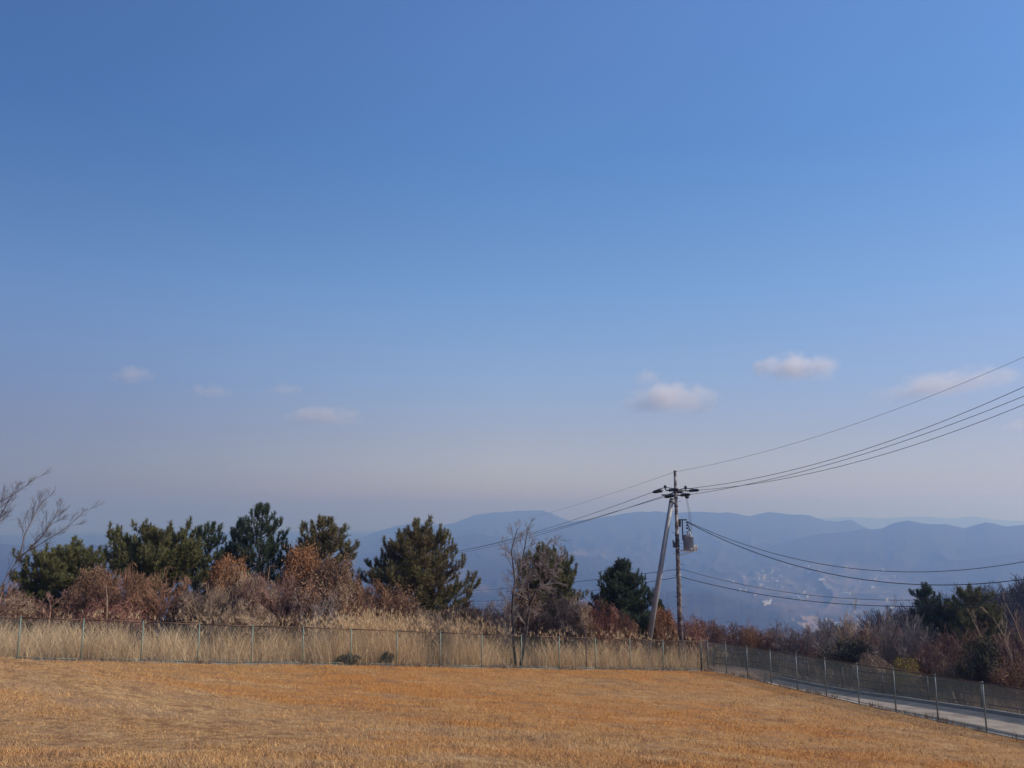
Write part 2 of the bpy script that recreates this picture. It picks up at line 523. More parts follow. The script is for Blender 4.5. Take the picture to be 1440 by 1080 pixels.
nt.links.new(noise(nt, .03, 6, rough=.7), b.inputs['Height']); nt.links.new(b.outputs[0], bs.inputs['Normal'])
M['hills'] = m
rr = np.concatenate([[R_JOIN], np.geomspace(R_JOIN * 1.01, 13800, 330)])
tt = np.radians(np.linspace(-48, 48, 1250))
X = rr[:, None] * np.sin(tt)[None]
Y = rr[:, None] * np.cos(tt)[None]
Z = H(X, Y)
Z = Z + 5 * (fbm(X / 60, Y / 60, 3, 77) - .5) * sstep(500, 900, rr)[:, None]
me = mesh_from('hills', np.stack([X, Y, Z], -1), quads=grid_quads(len(rr), len(tt))[:, ::-1], smooth=True)
TH, RR = np.broadcast_arrays(tt[None], rr[:, None])


def blob(px0, px1, r0, r1, soft=.25, rag=.5):
    a0, a1 = azel(px0, 820)[0], azel(px1, 820)[0]
    u = (TH - (a0 + a1) / 2) / ((a1 - a0) / 2)
    v = (RR - (r0 + r1) / 2) / ((r1 - r0) / 2)
    d = np.sqrt(u * u + v * v) + rag * (fbm(TH * 160, RR / 90, 4, 3) - .5)
    return 1 - sstep(1 - soft, 1 + soft, d)


clear = np.zeros_like(Z)
for a in ((1010, 1290, 2500, 4100), (790, 860, 4500, 5200), (600, 665, 3300, 4000), (640, 690, 2900, 3300), (120, 160, 4300, 4700), (1180, 1330, 2300, 3300)):
    clear = np.maximum(clear, blob(*a))
clear *= (Z < -225)
earth = np.zeros_like(Z)
for a in ((1119, 1150, 2250, 2520), (1140, 1170, 2180, 2260), (1186, 1218, 2230, 2420), (626, 642, 3600, 3720), (640, 654, 3200, 3320)):
    earth = np.maximum(earth, blob(*a, soft=.12, rag=2.4))
for nm, arr in (('cleared', clear), ('bare_earth', earth)):
    at_ = me.attributes.new(nm, 'FLOAT', 'POINT')
    at_.data.foreach_set('value', arr.astype(np.float32).ravel())
tag(link('hills', me, M['hills']), kind='structure')

# the lawn, one sheet up to the two fences
g = .4
xs, ys = np.arange(-62, 48, g), np.arange(-20, 46, g)
X, Y = np.meshgrid(xs, ys)
d = in_lawn(X, Y)
X2 = X + np.where(d < 0, LFN[0] * 0, 0)
Z = near(X, Y) + .015 - np.clip(-d, 0, 1) * .3
q = grid_quads(len(ys), len(xs))[:, ::-1]
dd = d.ravel()[q].max(1)
r_ = np.hypot(X, Y).ravel()[q].max(1)
q = q[(dd > -.05) & (r_ < 58)]
used, inv = np.unique(q, return_inverse=True)
lawn = link('lawn', mesh_from('lawn', np.stack([X, Y, Z], -1).reshape(-1, 3)[used], quads=inv.reshape(-1, 4), smooth=True), M['turf'])
tag(lawn, kind='structure')
lw = lawn.data.attributes.new('worn', 'FLOAT', 'POINT')
lw.data.foreach_set('value', worn(X, Y).ravel()[used].astype(np.float32))


# road beyond the right hand fence
def strip(name, o0, o1, s0, s1, lift, mat, thick=0.0):
    ss = np.arange(s0, s1 + .1, .5)
    oo = np.linspace(o0, o1, 6)
    S, O = np.meshgrid(ss, oo, indexing='ij')
    X = RF0[0] + RFD[0] * S + RFN[0] * O
    Y = RF0[1] + RFD[1] * S + RFN[1] * O
    s2 = np.clip(S, 0, 999)
    Zb = near(RF0[0] + RFD[0] * S + RFN[0] * 0, RF0[1] + RFD[1] * S + RFN[1] * 0) - .05 - .012 * O - .4 * (1 - sstep(3, 17, S)) * np.clip(O / .8, 0, 1)
    gq = grid_quads(len(ss), len(oo))
    V = np.stack([X, Y, Zb + lift], -1).reshape(-1, 3)
    G = Geo().add(V, q=gq)
    if thick:
        n = len(oo)
        for e in (0, n - 1):
            top = V.reshape(len(ss), n, 3)[:, e]
            bot = top - [0, 0, thick]
            k = len(ss)
            G.add(np.concatenate([top, bot]), q=[(i, i + 1, i + 1 + k, i + k) for i in range(k - 1)])
    o = G.build(name, mat, None, smooth=False)
    tag(o, kind='structure')
    return o


def road_z(s, o):
    return float(near(RF0[0] + RFD[0] * s, RF0[1] + RFD[1] * s)) - .05 - .012 * o - .4 * (1 - float(sstep(3, 17, s)))


strip('road', .12, 3.5, 1.2, 60, 0, M['asphalt'])
strip('paved_strip', .88, 2.25, 2.0, 60, .006, M['concrete'])  # paler, warmer band along the road, asphalt tone on both sides
strip('kerb', 3.5, 3.64, 1.2, 60, .1, M['kerb_pale'], .2)

# ------------------------------------------------------------------ dead turf blades, tall grass, weeds (nobody could count them)
rng = np.random.default_rng(3)


def blades(P, length, width, lean, rng, segs=1, curve=0.0, heading=None):
    """grass blades as narrow tapering strips rooted at P"""
    n = len(P)
    hd = rng.uniform(0, 2 * np.pi, n) if heading is None else heading
    u = np.stack([np.cos(hd), np.sin(hd), np.zeros(n)], -1)
    wv = rng.uniform(0, 2 * np.pi, n)
    side = np.stack([np.cos(wv), np.sin(wv), np.zeros(n)], -1) * (width / 2)[:, None]
    pts = []
    pos = P.copy()
    ang = lean.copy()
    for k in range(segs + 1):
        f = 1 - k / (segs)
        pts.append((pos.copy(), f))
        step = (length / segs)[:, None]
        pos = pos + step * (u * np.sin(ang)[:, None] + np.array([0, 0, 1.]) * np.cos(ang)[:, None])
        ang = ang + curve * rng.uniform(.4, 1.2, n)
    V = []
    for k, (p, f) in enumerate(pts[:-1]):
        ff = 1.0 if k == 0 else .35 + .65 * f
        V += [p - side * ff, p + side * ff]
    V.append(pts[-1][0])
    V = np.stack(V, 1)
    nv = V.shape[1]
    base = (np.arange(n) * nv)[:, None]
    Q = [base + np.array([[2 * k, 2 * k + 1, 2 * k + 3, 2 * k + 2]]) for k in range(segs - 1)]
    T = base + np.array([[nv - 3, nv - 2, nv - 1]])
    return V.reshape(-1, 3), T, (np.concatenate(Q) if Q else None)


n = 480000
t = rng.uniform(0, 1, n) ** 1.35
Yp = 9.5 + t * 34
Xp = rng.uniform(-.74, .74, n) * Yp
keep = in_lawn(Xp, Yp) > .1
Xp, Yp = Xp[keep], Yp[keep]
dens = fbm(Xp * 1.6, Yp * 1.6, 3, 15)
wn = worn(Xp, Yp)
keep = rng.uniform(0, 1, len(Xp)) < np.clip(.45 + 1.2 * (dens - .25), .3, 1) * (1 - .3 * wn)
Xp, Yp, dens, wn = Xp[keep], Yp[keep], dens[keep], wn[keep]
P = np.stack([Xp, Yp, near(Xp, Yp) + .005], -1)
nb = len(P)
hd = rng.uniform(0, 2 * np.pi, nb)
long_ = np.where(rng.uniform(0, 1, nb) < .02, 1.9, 1.0)
V, T, Q = blades(P, rng.uniform(.035, .1, nb) * (.6 + .9 * dens) * (1 - .3 * wn) * long_, .005 + .0003 * Yp + rng.uniform(0, .004, nb), np.clip(rng.uniform(.35, 1.35, nb) + .3 * wn, 0, 1.5), rng, 1, heading=hd)
o = link('dead_lawn_grass', mesh_from('dead_lawn_grass', V, T, Q), M['turf_blade'])
bw = o.data.attributes.new('worn', 'FLOAT', 'POINT')
bw.data.foreach_set('value', np.repeat(wn, 3).astype(np.float32))
tag(o, kind='stuff')


def left_strip(s, d):
    return LF0[0] + LFD[0] * s + LFN[0] * d, LF0[1] + LFD[1] * s + LFN[1] * d


# tall dry grass behind the far fence
n = 42000
s = rng.uniform(-7, 31, n)
d = .35 + 5 * rng.uniform(0, 1, n) ** 1.2
Xp, Yp = left_strip(s, d)
cl = fbm(Xp * .9, Yp * .9, 3, 51)
tall = np.interp(s, [-7, 0, 8, 11, 13.5, 17.5, 20, 23, 26, 30, 31], [1.15, 1.3, 1.35, 1.5, 1.85, 1.85, 1.45, 1.4, 1.6, 1.6, 1.4])
keep = rng.uniform(0, 1, n) < np.clip(2.6 * (cl - .24), .06, 1)
keep &= ~((np.abs(s - 19.4) < .75) & (d < 1.5) & (rng.uniform(0, 1, n) < .9))
Xp, Yp, cl, tall = Xp[keep], Yp[keep], cl[keep], tall[keep]
P = np.stack([Xp, Yp, near(Xp, Yp) - .02], -1)
nb = len(P)
bent = rng.uniform(0, 1, nb) < .22
hgt = tall * rng.uniform(.4, 1.15, nb) * (.55 + .9 * cl)
V, T, Q = blades(P, hgt, rng.uniform(.009, .022, nb), np.abs(rng.normal(0, .22, nb)) + bent * rng.uniform(.3, 1.0, nb), rng, 4, curve=.26)
# feathery seed heads on the tallest stems
hi = np.where((hgt > np.percentile(hgt, 88)) & ~bent)[0]
tips_ = V.reshape(nb, -1, 3)[hi, -1]
Pp = np.repeat(tips_ - [0, 0, .06], 6, 0)
V2, T2, _ = blades(Pp, rng.uniform(.12, .26, len(Pp)), rng.uniform(.012, .024, len(Pp)), np.abs(rng.normal(.45, .35, len(Pp))), rng, 1)
T = np.concatenate([T.reshape(-1, 3), T2.reshape(-1, 3) + len(V)])
V = np.concatenate([V, V2])
o = link('tall_dry_grass', mesh_from('tall_dry_grass', V, T, Q), M['susuki'])
tag(o, kind='stuff')

# low brown undergrowth on the banks beyond both fences
n = 34000
s = rng.uniform(-9, 33, n); d = 3.2 + 13 * rng.uniform(0, 1, n)
Xa, Ya = left_strip(s, d)
n2 = 46000
s = rng.uniform(-14, 24, n2); d = 4.5 + 26 * rng.uniform(0, 1, n2) ** 1.3
Xb = RF0[0] + RFD[0] * s + RFN[0] * d; Yb = RF0[1] + RFD[1] * s + RFN[1] * d
n3 = 9000
s = rng.uniform(-16, -1.5, n3); d = rng.uniform(-4, 6, n3)
Xc = RF0[0] + RFD[0] * s + RFN[0] * d; Yc = RF0[1] + RFD[1] * s + RFN[1] * d
Xp, Yp = np.concatenate([Xa, Xb, Xc]), np.concatenate([Ya, Yb, Yc])
keep = in_lawn(Xp, Yp) < -.4
Xp, Yp = Xp[keep], Yp[keep]
n_low = 9000                                                     # ragged fringe along the fence feet and the road edges
s = rng.uniform(-7, 31, n_low // 2); d = rng.normal(-.02, .12, n_low // 2)
Xd, Yd = left_strip(s, d)
s = rng.uniform(0, 32, n_low // 2); d = np.where(rng.uniform(0, 1, n_low // 2) < .6, rng.normal(.0, .1, n_low // 2), rng.normal(3.72, .12, n_low // 2))
Xe = RF0[0] + RFD[0] * s + RFN[0] * d; Ye_ = RF0[1] + RFD[1] * s + RFN[1] * d
kp = fbm(np.concatenate([Xd, Xe]) * 1.3, np.concatenate([Yd, Ye_]) * 1.3, 3, 66) > .45
Xp = np.concatenate([Xp, np.concatenate([Xd, Xe])[kp]]); Yp = np.concatenate([Yp, np.concatenate([Yd, Ye_])[kp]])
n_low = int(kp.sum())
cl = fbm(Xp * .7, Yp * .7, 3, 91)
P = np.stack([Xp, Yp, H(Xp, Yp) - .02], -1)
nb = len(P)
low_ = np.ones(nb); low_[-n_low:] = .32
V, T, Q = blades(P, rng.uniform(.3, .95, nb) * (.4 + 1.1 * cl) * low_, rng.uniform(.012, .026, nb), np.abs(rng.normal(0, .45, nb)), rng, 2, curve=.3)
o = link('dry_undergrowth', mesh_from('dry_undergrowth', V, T, Q), M['weed'])
tag(o, kind='stuff')

# ------------------------------------------------------------------ plants
UP = np.array([0, 0, 1.])


def unit(v):
    return v / (np.linalg.norm(v) + 1e-9)


def perp(rg, d):
    a = rg.normal(0, 1, 3)
    a = a - d * a.dot(d)
    return unit(a)


def branch(rg, p, d, L, r0, r1, n=5, bend=.18, up=.0):
    pts, rad = [p], [r0]
    for k in range(1, n):
        d = unit(d + rg.normal(0, bend, 3) + UP * up)
        p = p + d * L / (n - 1)
        pts.append(p)
        rad.append(r0 + (r1 - r0) * k / (n - 1))
    return np.array(pts), np.array(rad)


def grow(rg, lines, tips, p, d, L, r, level, maxlev, kids, spread=.7, ratio=.58, bend=.16, up=.05, rmin=.006, first=.3):
    pts, rad = branch(rg, p, d, L, r, max(r * .35, rmin * .7), 6 if level < 2 else 4, bend, up)
    lines[min(level, len(lines) - 1)].append((pts, rad))
    if level >= maxlev:
        tips.append((pts[-1], unit(pts[-1] - pts[-2])))
        return
    n = len(pts) - 1
    for k in range(kids[level]):
        t = first + (1 - first) * (k + rg.uniform(0, 1)) / kids[level]
        i = min(int(t * n), n - 1)
        f = t * n - i
        q = pts[i] * (1 - f) + pts[i + 1] * f
        dd = unit(pts[i + 1] - pts[i])
        nd = unit(dd + perp(rg, dd) * spread * rg.uniform(.6, 1.3) + UP * .12)
        rr_ = rad[i] * (1 - f) + rad[i + 1] * f
        grow(rg, lines, tips, q, nd, L * ratio * rg.uniform(.7, 1.15) * (1.15 - .45 * t), max(rr_ * .6, rmin), level + 1, maxlev, kids, spread, ratio, bend, up, rmin, first=.2)


def leaf_quads(P, D, size, rg):
    """small leaf faces scattered at P"""
    n = len(P)
    a = rg.normal(0, 1, (n, 3)); a /= np.linalg.norm(a, axis=1, keepdims=True)
    b = np.cross(a, rg.normal(0, 1, (n, 3))); b /= np.linalg.norm(b, axis=1, keepdims=True)
    s = size[:, None] if np.ndim(size) else size
    V = np.stack([P - a * s, P + b * s * .5, P + a * s, P - b * s * .5], 1)
    return V.reshape(-1, 3), (np.arange(n) * 4)[:, None] + np.arange(4)[None]


def shrub_proto(seed, stems=11, h=2.4, lean=.55, kids=(6, 5, 3), leaves=0, leaf=.045, rmin=.007, maxlev=3, spread=.75, top_leaf=0.0, ratio=.58, dome=True):
    rg = np.random.default_rng(seed)
    lines, tips = [[], [], [], []], []
    for k in range(stems):
        az = rg.uniform(0, 2 * np.pi)
        d = unit(np.array([math.cos(az) * lean * rg.uniform(.2, 1.3), math.sin(az) * lean * rg.uniform(.2, 1.3), 1]))
        p = np.array([math.cos(az), math.sin(az), 0]) * rg.uniform(0, .3) - UP * .1
        grow(rg, lines, tips, p, d, h * rg.uniform(.55, .85), .022 * rg.uniform(.7, 1.3), 0, maxlev, kids, spread, ratio, .13, .03, rmin)
    if dome:
        T0 = np.array([t[0] for t in tips])
        R0, H0 = np.percentile(np.hypot(T0[:, 0], T0[:, 1]), 80), np.percentile(T0[:, 2], 88)
        bump = rg.uniform(0, 6.28, 4)

        def squash(p):
            az = np.arctan2(p[:, 1], p[:, 0])
            lim = 1 + .1 * np.sin(2 * az + bump[0]) + .08 * np.sin(3 * az + bump[1]) + .06 * np.sin(5 * az + 4 * p[:, 2] + bump[2])
            e = np.sqrt((p[:, 0] ** 2 + p[:, 1] ** 2) / R0 ** 2 + (np.maximum(p[:, 2], 0) / H0) ** 2) / lim
            return p / np.where(e > .9, .9 * (e / .9) ** .72, 1)[:, None] * np.ones(3) if len(p) else p
        lines = [[(squash(np.asarray(p)), r) for p, r in l] for l in lines]
        tips = [(squash(p[None])[0], d) for p, d in tips]
    stem = Geo().many(lines[0], 4).mesh('stem')
    tw = Geo()
    for l in lines[1:]: tw.many(l, 3)
    twm = tw.mesh('twig_spray')
    lf = None
    if leaves:
        T = np.array([t[0] for t in tips])
        w = np.ones(len(T)) if not top_leaf else np.clip((T[:, 2] / T[:, 2].max() - top_leaf) / (1 - top_leaf), 0, 1) ** 1.2 + .02
        idx = rg.choice(len(T), leaves, p=w / w.sum())
        P = T[idx] + rg.normal(0, .09, (leaves, 3))
        v, q = leaf_quads(P, None, rg.uniform(.6, 1.3, leaves) * leaf, rg)
        lf = mesh_from('leaves', v, quads=q)
    ht = np.percentile([t[0][2] for t in tips], 98)
    rd = np.percentile([math.hypot(t[0][0], t[0][1]) for t in tips], 92)
    return dict(stem=stem, twig=twm, leaf=lf, h=ht, r=rd)


def slot_obj(name, me, mat, parent):
    o = bpy.data.objects.new(name, me)
    COL.objects.link(o)
    if not me.materials: me.materials.append(None)
    o.material_slots[0].link = 'OBJECT'
    o.material_slots[0].material = mat
    o.parent = parent
    return o


PROTO = {
    'dense': shrub_proto(1, 15, 2.4, .7, (8, 7, 4), rmin=.0062),
    'dense2': shrub_proto(2, 17, 2.3, .8, (8, 6, 4), leaves=2500, leaf=.028, rmin=.0062),
    'vine': shrub_proto(3, 15, 2.3, .8, (8, 7, 4), leaves=7500, leaf=.03, top_leaf=.6, rmin=.0062),
    'leafy': shrub_proto(4, 14, 2.2, .75, (8, 6, 4), leaves=6500, leaf=.034, rmin=.0062),
    'open': shrub_proto(5, 9, 2.8, .5, (7, 6, 4), spread=.65, rmin=.0062, dome=False),
    'open2': shrub_proto(6, 8, 2.9, .45, (8, 6, 4), spread=.55, rmin=.0062, dome=False),
    'bush': shrub_proto(8, 14, 1.6, .8, (7, 6, 3), leaves=4600, leaf=.036),
}


def shrub(kind, px, Y, ytop, hw, twig, leaf, label, group, cat='shrub', name='bare_shrub', rz=0.0, stemm=None):
    """px: middle of the plant in the photo, ytop: its top, hw: half its width there"""
    p = PROTO[kind]
    top = at(px, ytop, Y)
    x = top[0]
    z = hz(x, Y)
    root = empty(name, (x, Y, z), rz)
    sh = max(top[2] - z, .4) / p['h']
    sw = hw / F * Y / CP / p['r']
    root.scale = (sw, sw, sh)
    slot_obj('stem', p['stem'], stemm or twig, root)
    slot_obj('twig_spray', p['twig'], twig, root)
    if p['leaf'] is not None and leaf is not None:
        slot_obj('dead_foliage' if leaf not in (M['leaf_green'],) else 'foliage', p['leaf'], leaf, root)
    tag(root, label, cat, group)
    return root


G1 = 'bare and withered shrubs behind the far fence'
for a in (
    ('dense2', 12, 36.5, 838, 46, 'twig_tan', 'leaf_brown', 'low tangled brown shrub in the left corner below the bare spreading branches'),
    ('dense', 66, 36.0, 858, 42, 'twig_red', None, 'low reddish scrub at the foot of the broad round pine'),
    ('vine', 136, 37.5, 808, 36, 'twig_red', 'leaf_brown', 'brown shrub with a few dead leaves against the right side of the round pine'),
    ('dense', 178, 36.6, 806, 48, 'twig_red', None, 'red brown thicket behind the slender pale sapling'),
    ('dense', 226, 37.0, 812, 42, 'twig_red', None, 'red brown thicket under the flat topped pine'),
    ('leafy', 158, 35.4, 848, 46, 'twig_red', 'leaf_red', 'low rusty shrub in front of the red brown thicket by the sapling'),
    ('dense2', 268, 37.2, 830, 30, 'twig_dark', 'leaf_brown', 'dark shaded shrub between the red thicket and the big tan thicket'),
    ('vine', 322, 38.7, 795, 36, 'twig_tan', 'leaf_orange', 'tan thicket topped with an orange mat of dead vine'),
    ('dense', 340, 38.0, 810, 54, 'twig_tan', None, 'big fine twigged tan thicket in front of the orange topped thicket'),
    ('dense', 296, 36.5, 832, 40, 'twig_tan', None, 'tan grey thicket at the left foot of the orange topped thicket'),
    ('dense', 372, 37.4, 812, 46, 'twig_purple', None, 'purplish brown thicket below the tallest pine'),
    ('dense', 345, 36.2, 846, 48, 'twig_tan', None, 'low tan twiggy shrub just over the fence below the tallest pine'),
    ('vine', 432, 40.5, 782, 42, 'twig_red', 'leaf_orange', 'mound of bright orange dead vine in front of the second tallest pine'),
    ('vine', 478, 40.0, 796, 40, 'twig_tan', 'leaf_brown', 'tan vine draped thicket right of the orange vine mound'),
    ('leafy', 448, 38.8, 818, 56, 'twig_red', 'leaf_brown', 'rusty brown shrub under the orange vine mound'),
    ('open', 446, 37.0, 834, 36, 'twig_grey', None, 'pale grey dead shrub with forking branches before the rusty shrub'),
    ('dense', 402, 37.2, 836, 34, 'twig_purple', None, 'purple brown thicket left of the pale grey dead shrub'),
    ('dense2', 514, 40.0, 822, 34, 'twig_red', 'leaf_brown', 'brown shrub filling the gap left of the bushy green pine'),
    ('leafy', 556, 40.4, 832, 36, 'twig_red', 'leaf_brown', 'reddish leafy shrub against the lower left of the bushy green pine'),
    ('dense', 592, 39.6, 860, 46, 'twig_tan', None, 'brown thicket under the bushy green pine, above the pale grass'),
    ('dense2', 630, 41.0, 856, 34, 'twig_dark', 'leaf_brown', 'dark brown shrub at the right foot of the bushy green pine'),
    ('dense2', 674, 42.0, 852, 36, 'twig_dark', 'leaf_brown', 'dark low shrub between the bushy green pine and the double stemmed tree'),
    ('dense', 712, 42.2, 848, 34, 'twig_grey', None, 'grey brown scrub left of the double stemmed bare tree'),
    ('leafy', 736, 42.6, 838, 30, 'twig_dark', 'leaf_brown', 'dark leafy shrub behind the double stemmed bare tree'),
    ('dense', 776, 42.2, 838, 44, 'twig_dark', None, 'twiggy brown shrub in front of the pine by the double stemmed tree'),
    ('dense', 808, 43.0, 844, 34, 'twig_tan', None, 'olive brown thicket right of the pine by the double stemmed tree'),
    ('leafy', 838, 44.0, 850, 30, 'twig_red', 'leaf_red', 'reddish purple shrub left of the dark young pine'),
    ('dense', 866, 44.0, 862, 30, 'twig_red', None, 'low red twigged shrub at the foot of the dark young pine'),
    ('vine', 928, 46.0, 862, 26, 'twig_red', 'leaf_orange', 'orange leaved shrub between the stay pole and the utility pole'),
    ('leafy', 968, 46.5, 872, 26, 'twig_red', 'leaf_red', 'dull red shrub behind the foot of the utility pole'),
):
    shrub(a[0], a[1], a[2], a[3], a[4], M[a[5]], M[a[6]] if a[6] else None, a[7], G1, rz=random.Random(a[7]).uniform(0, 6.28))

G2 = 'bare and withered shrubs on the bank beyond the road'
for a in (
    ('dense', 1000, 50, 876, 34, 'twig_purple', None, 'purple brown shrub right of the utility pole, above the fence corner'),
    ('dense', 1034, 49, 882, 34, 'twig_purple', None, 'reddish twiggy shrub above the first panels of the road fence'),
    ('leafy', 1062, 50, 886, 28, 'twig_red', 'leaf_red', 'dull red leafy shrub left of the spiky brown shrub'),
    ('open2', 1052, 47, 878, 18, 'twig_red', None, 'spiky upright brown shrub poking above the reddish scrub'),
    ('dense', 1092, 48, 886, 34, 'twig_purple', None, 'reddish scrub between the spiky shrub and the pale grey shrub'),
    ('open', 1110, 46, 878, 30, 'twig_grey', None, 'pale grey shrub rising behind the road, left of the dark hollow'),
    ('dense', 1136, 47, 888, 30, 'twig_purple', None, 'purple brown scrub below the pale bare earth in the valley'),
    ('open', 1166, 44, 872, 32, 'twig_grey', None, 'fine grey shrub left of the olive evergreen bush'),
    ('open2', 1196, 48, 862, 44, 'twig_tan', None, 'wide tan brown bare shrub rising behind the olive evergreen bush'),
    ('bush', 1190, 43, 905, 34, 'twig_dark', 'leaf_green', 'olive evergreen bush just above the road fence'),
    ('dense', 1232, 44, 884, 36, 'twig_purple', None, 'reddish brown scrub right of the olive evergreen bush'),
    ('open2', 1252, 42, 862, 40, 'twig_grey', None, 'grey bare shrub with many upright stems in front of the dark pines'),
    ('open', 1290, 41, 868, 36, 'twig_grey', None, 'grey branching shrub right below the spiky dark pine'),
    ('bush', 1272, 37, 930, 20, 'twig_tan', 'leaf_yellow', 'small yellow leaved bush above the road fence'),
    ('dense', 1304, 38, 908, 36, 'twig_purple', None, 'reddish purple shrub right of the small yellow bush'),
    ('dense', 1330, 40, 896, 40, 'twig_purple', None, 'reddish brown thicket below the mossy green pine'),
    ('dense', 1376, 42, 894, 38, 'twig_red', None, 'rusty thicket right of the mossy green pine'),
    ('bush', 1372, 35, 902, 24, 'twig_dark', 'leaf_green', 'dark upright evergreen bush above the right end of the road fence'),
    ('dense', 1412, 36, 898, 40, 'twig_purple', None, 'reddish scrub around the pale leaning saplings at the right edge'),
    ('dense', 1450, 38, 872, 40, 'twig_purple', None, 'purplish thicket cut off by the right edge of the view'),
    ('leafy', 1340, 36, 928, 28, 'twig_tan', 'leaf_brown', 'low brown leafy shrub left of the dark upright evergreen bush'),
    ('leafy', 1426, 34, 936, 34, 'twig_red', 'leaf_brown', 'low rusty shrub by the end of the guard rail at the right edge'),
    ('dense', 1224, 40, 922, 30, 'twig_tan', None, 'low tan scrub between the olive bush and the yellow bush'),
):
    shrub(a[0], a[1], a[2], a[3], a[4], M[a[5]], M[a[6]] if a[6] else None, a[7], G2, rz=random.Random(a[7]).uniform(0, 6.28))
for a in ((492, 35.8, 921, 17, 'small dark evergreen seedling at the fence foot, the wider left one'), (546, 36.6, 918, 9, 'small dark evergreen seedling at the fence foot, the narrower upright one')):
    X0, Y0 = at(a[0], 930, 1)[0], 0
    k = (LF0[1] * LFD[0] - LF0[0] * LFD[1]) / (LFD[0] - X0 * LFD[1])       # where that sight line meets the fence
    shrub('bush', a[0], k + .35, a[2], a[3], M['twig_dark'], M['leaf_green'], a[4], 'dark seedlings at the fence foot', 'seedling', 'seedling')


# pines
def pine(px, Y, ytop, hw, seed, label, needles, prof, base=.12, whorls=10, nb=6, tuft=.215, up=.35, lean=.03, dens=1.0, group='pine trees behind the fence'):
    rg = np.random.default_rng(seed)
    top = at(px, ytop, Y)
    x0 = top[0]; z0 = hz(x0, Y)
    Ht = top[2] - z0
    Rr = hw / F * Y / CP * 1.08
    whorls += 5 if dens >= 1 else 3
    root = empty('pine_tree', (x0, Y, z0))
    n = 9
    tz = np.linspace(-.15, Ht, n)
    off = np.cumsum(rg.normal(0, lean * Ht / n, (n, 2)), 0)
    off -= off[-1] * (np.arange(n) / (n - 1))[:, None]
    tp = np.column_stack([off, tz])
    Geo().tube(tp, np.linspace(.035 * Ht ** .7 + .04, .012, n), 8).build('trunk', M['pine_bark'], root, True)
    br, P, D = [], [], []
    zs = np.linspace(base, .97, whorls)
    for w, t in enumerate(zs):
        k = nb if t < .8 else max(4, nb - 2)
        az0 = rg.uniform(0, 6.28)
        R_t = Rr * np.interp(t, [a for a, _ in prof], [b for _, b in prof])
        for b in range(k):
            az = az0 + b * 2 * np.pi / k + rg.normal(0, .25)
            L = max(R_t * rg.uniform(.7, 1.12), .16)
            tt_ = min(t + rg.normal(0, .02), .985)
            p = np.array([np.interp(tt_ * Ht, tz, tp[:, 0]), np.interp(tt_ * Ht, tz, tp[:, 1]), tt_ * Ht])
            el = up * (.4 + .9 * t) + rg.normal(0, .1)
            d = unit(np.array([math.cos(az) * math.cos(el), math.sin(az) * math.cos(el), math.sin(el)]))
            pts, rad = branch(rg, p, d, L, .012 + .012 * L, .006, 6, .1, .06)
            br.append((pts, rad))
            ns = max(2, int(L * 5.2 * dens))
            for s_ in range(ns):
                f = .2 + .8 * (s_ + rg.uniform(0, 1)) / ns
                i = min(int(f * 5), 4); ff = f * 5 - i
                q = pts[i] * (1 - ff) + pts[i + 1] * ff
                dd = unit(pts[i + 1] - pts[i])
                sd = unit(np.cross(dd, UP)) * rg.choice([-1, 1])
                sub = unit(dd * .8 + sd * rg.uniform(.3, .95) + UP * rg.uniform(.05, .5))
                l2 = min(.75, L * .42) * rg.uniform(.45, 1.1) * (1.2 - .5 * f)
                p2, r2 = branch(rg, q, sub, l2, .008, .005, 4, .12, .12)
                br.append((p2, r2))
                m_ = max(2, int(l2 / .13))
                for u in np.linspace(.35, 1, m_):
                    j = min(int(u * 3), 2); g_ = u * 3 - j
                    P.append(p2[j] * (1 - g_) + p2[j + 1] * g_); D.append(unit(p2[j + 1] - p2[j] + UP * .12))
                if rg.uniform() < .6:
                    sh = unit(p2[-1] - p2[-2] + UP * rg.uniform(.4, 1.3))
                    for q_ in (.08, .17, .26): P.append(p2[-1] + sh * q_); D.append(sh * 1.6)
            sh = unit(pts[-1] - pts[-2] + UP * .8)
            for q_ in (0, .1, .2, .3): P.append(pts[-1] + sh * q_); D.append(sh * 1.6)
    for u in np.linspace(.86, 1.0, 9):
        P.append(np.array([0, 0, Ht * u - .12])); D.append(UP * 1.7)
    P, D = np.array(P), np.array(D)
    Geo().many(br, 3).build('branches', M['pine_bark'], root)
    k = 15
    n = len(P)
    dirs = D[:, None, :] * 1.0 + rg.normal(0, .62, (n, k, 3))
    dirs /= np.linalg.norm(dirs, axis=2, keepdims=True)
    sz = tuft * rg.uniform(.7, 1.25, (n, 1, 1)) * rg.uniform(.75, 1.15, (n, k, 1))
    root_p = P[:, None, :] - D[:, None, :] * .05
    sd = np.cross(dirs, rg.normal(0, 1, (n, k, 3))); sd /= np.linalg.norm(sd, axis=2, keepdims=True)
    wd = .0135
    V = np.stack([root_p + dirs * .02 - sd * wd, root_p + dirs * .02 + sd * wd, root_p + dirs * sz + sd * wd * .4, root_p + dirs * sz - sd * wd * .4], 2)
    # one island per needle spray
    nq = n * k
    q = (np.arange(nq) * 4)[:, None] + np.arange(4)
    link('crown', mesh_from('crown', V.reshape(-1, 3), quads=q), needles, root)
    tag(root, label, 'pine tree', group)
    return root


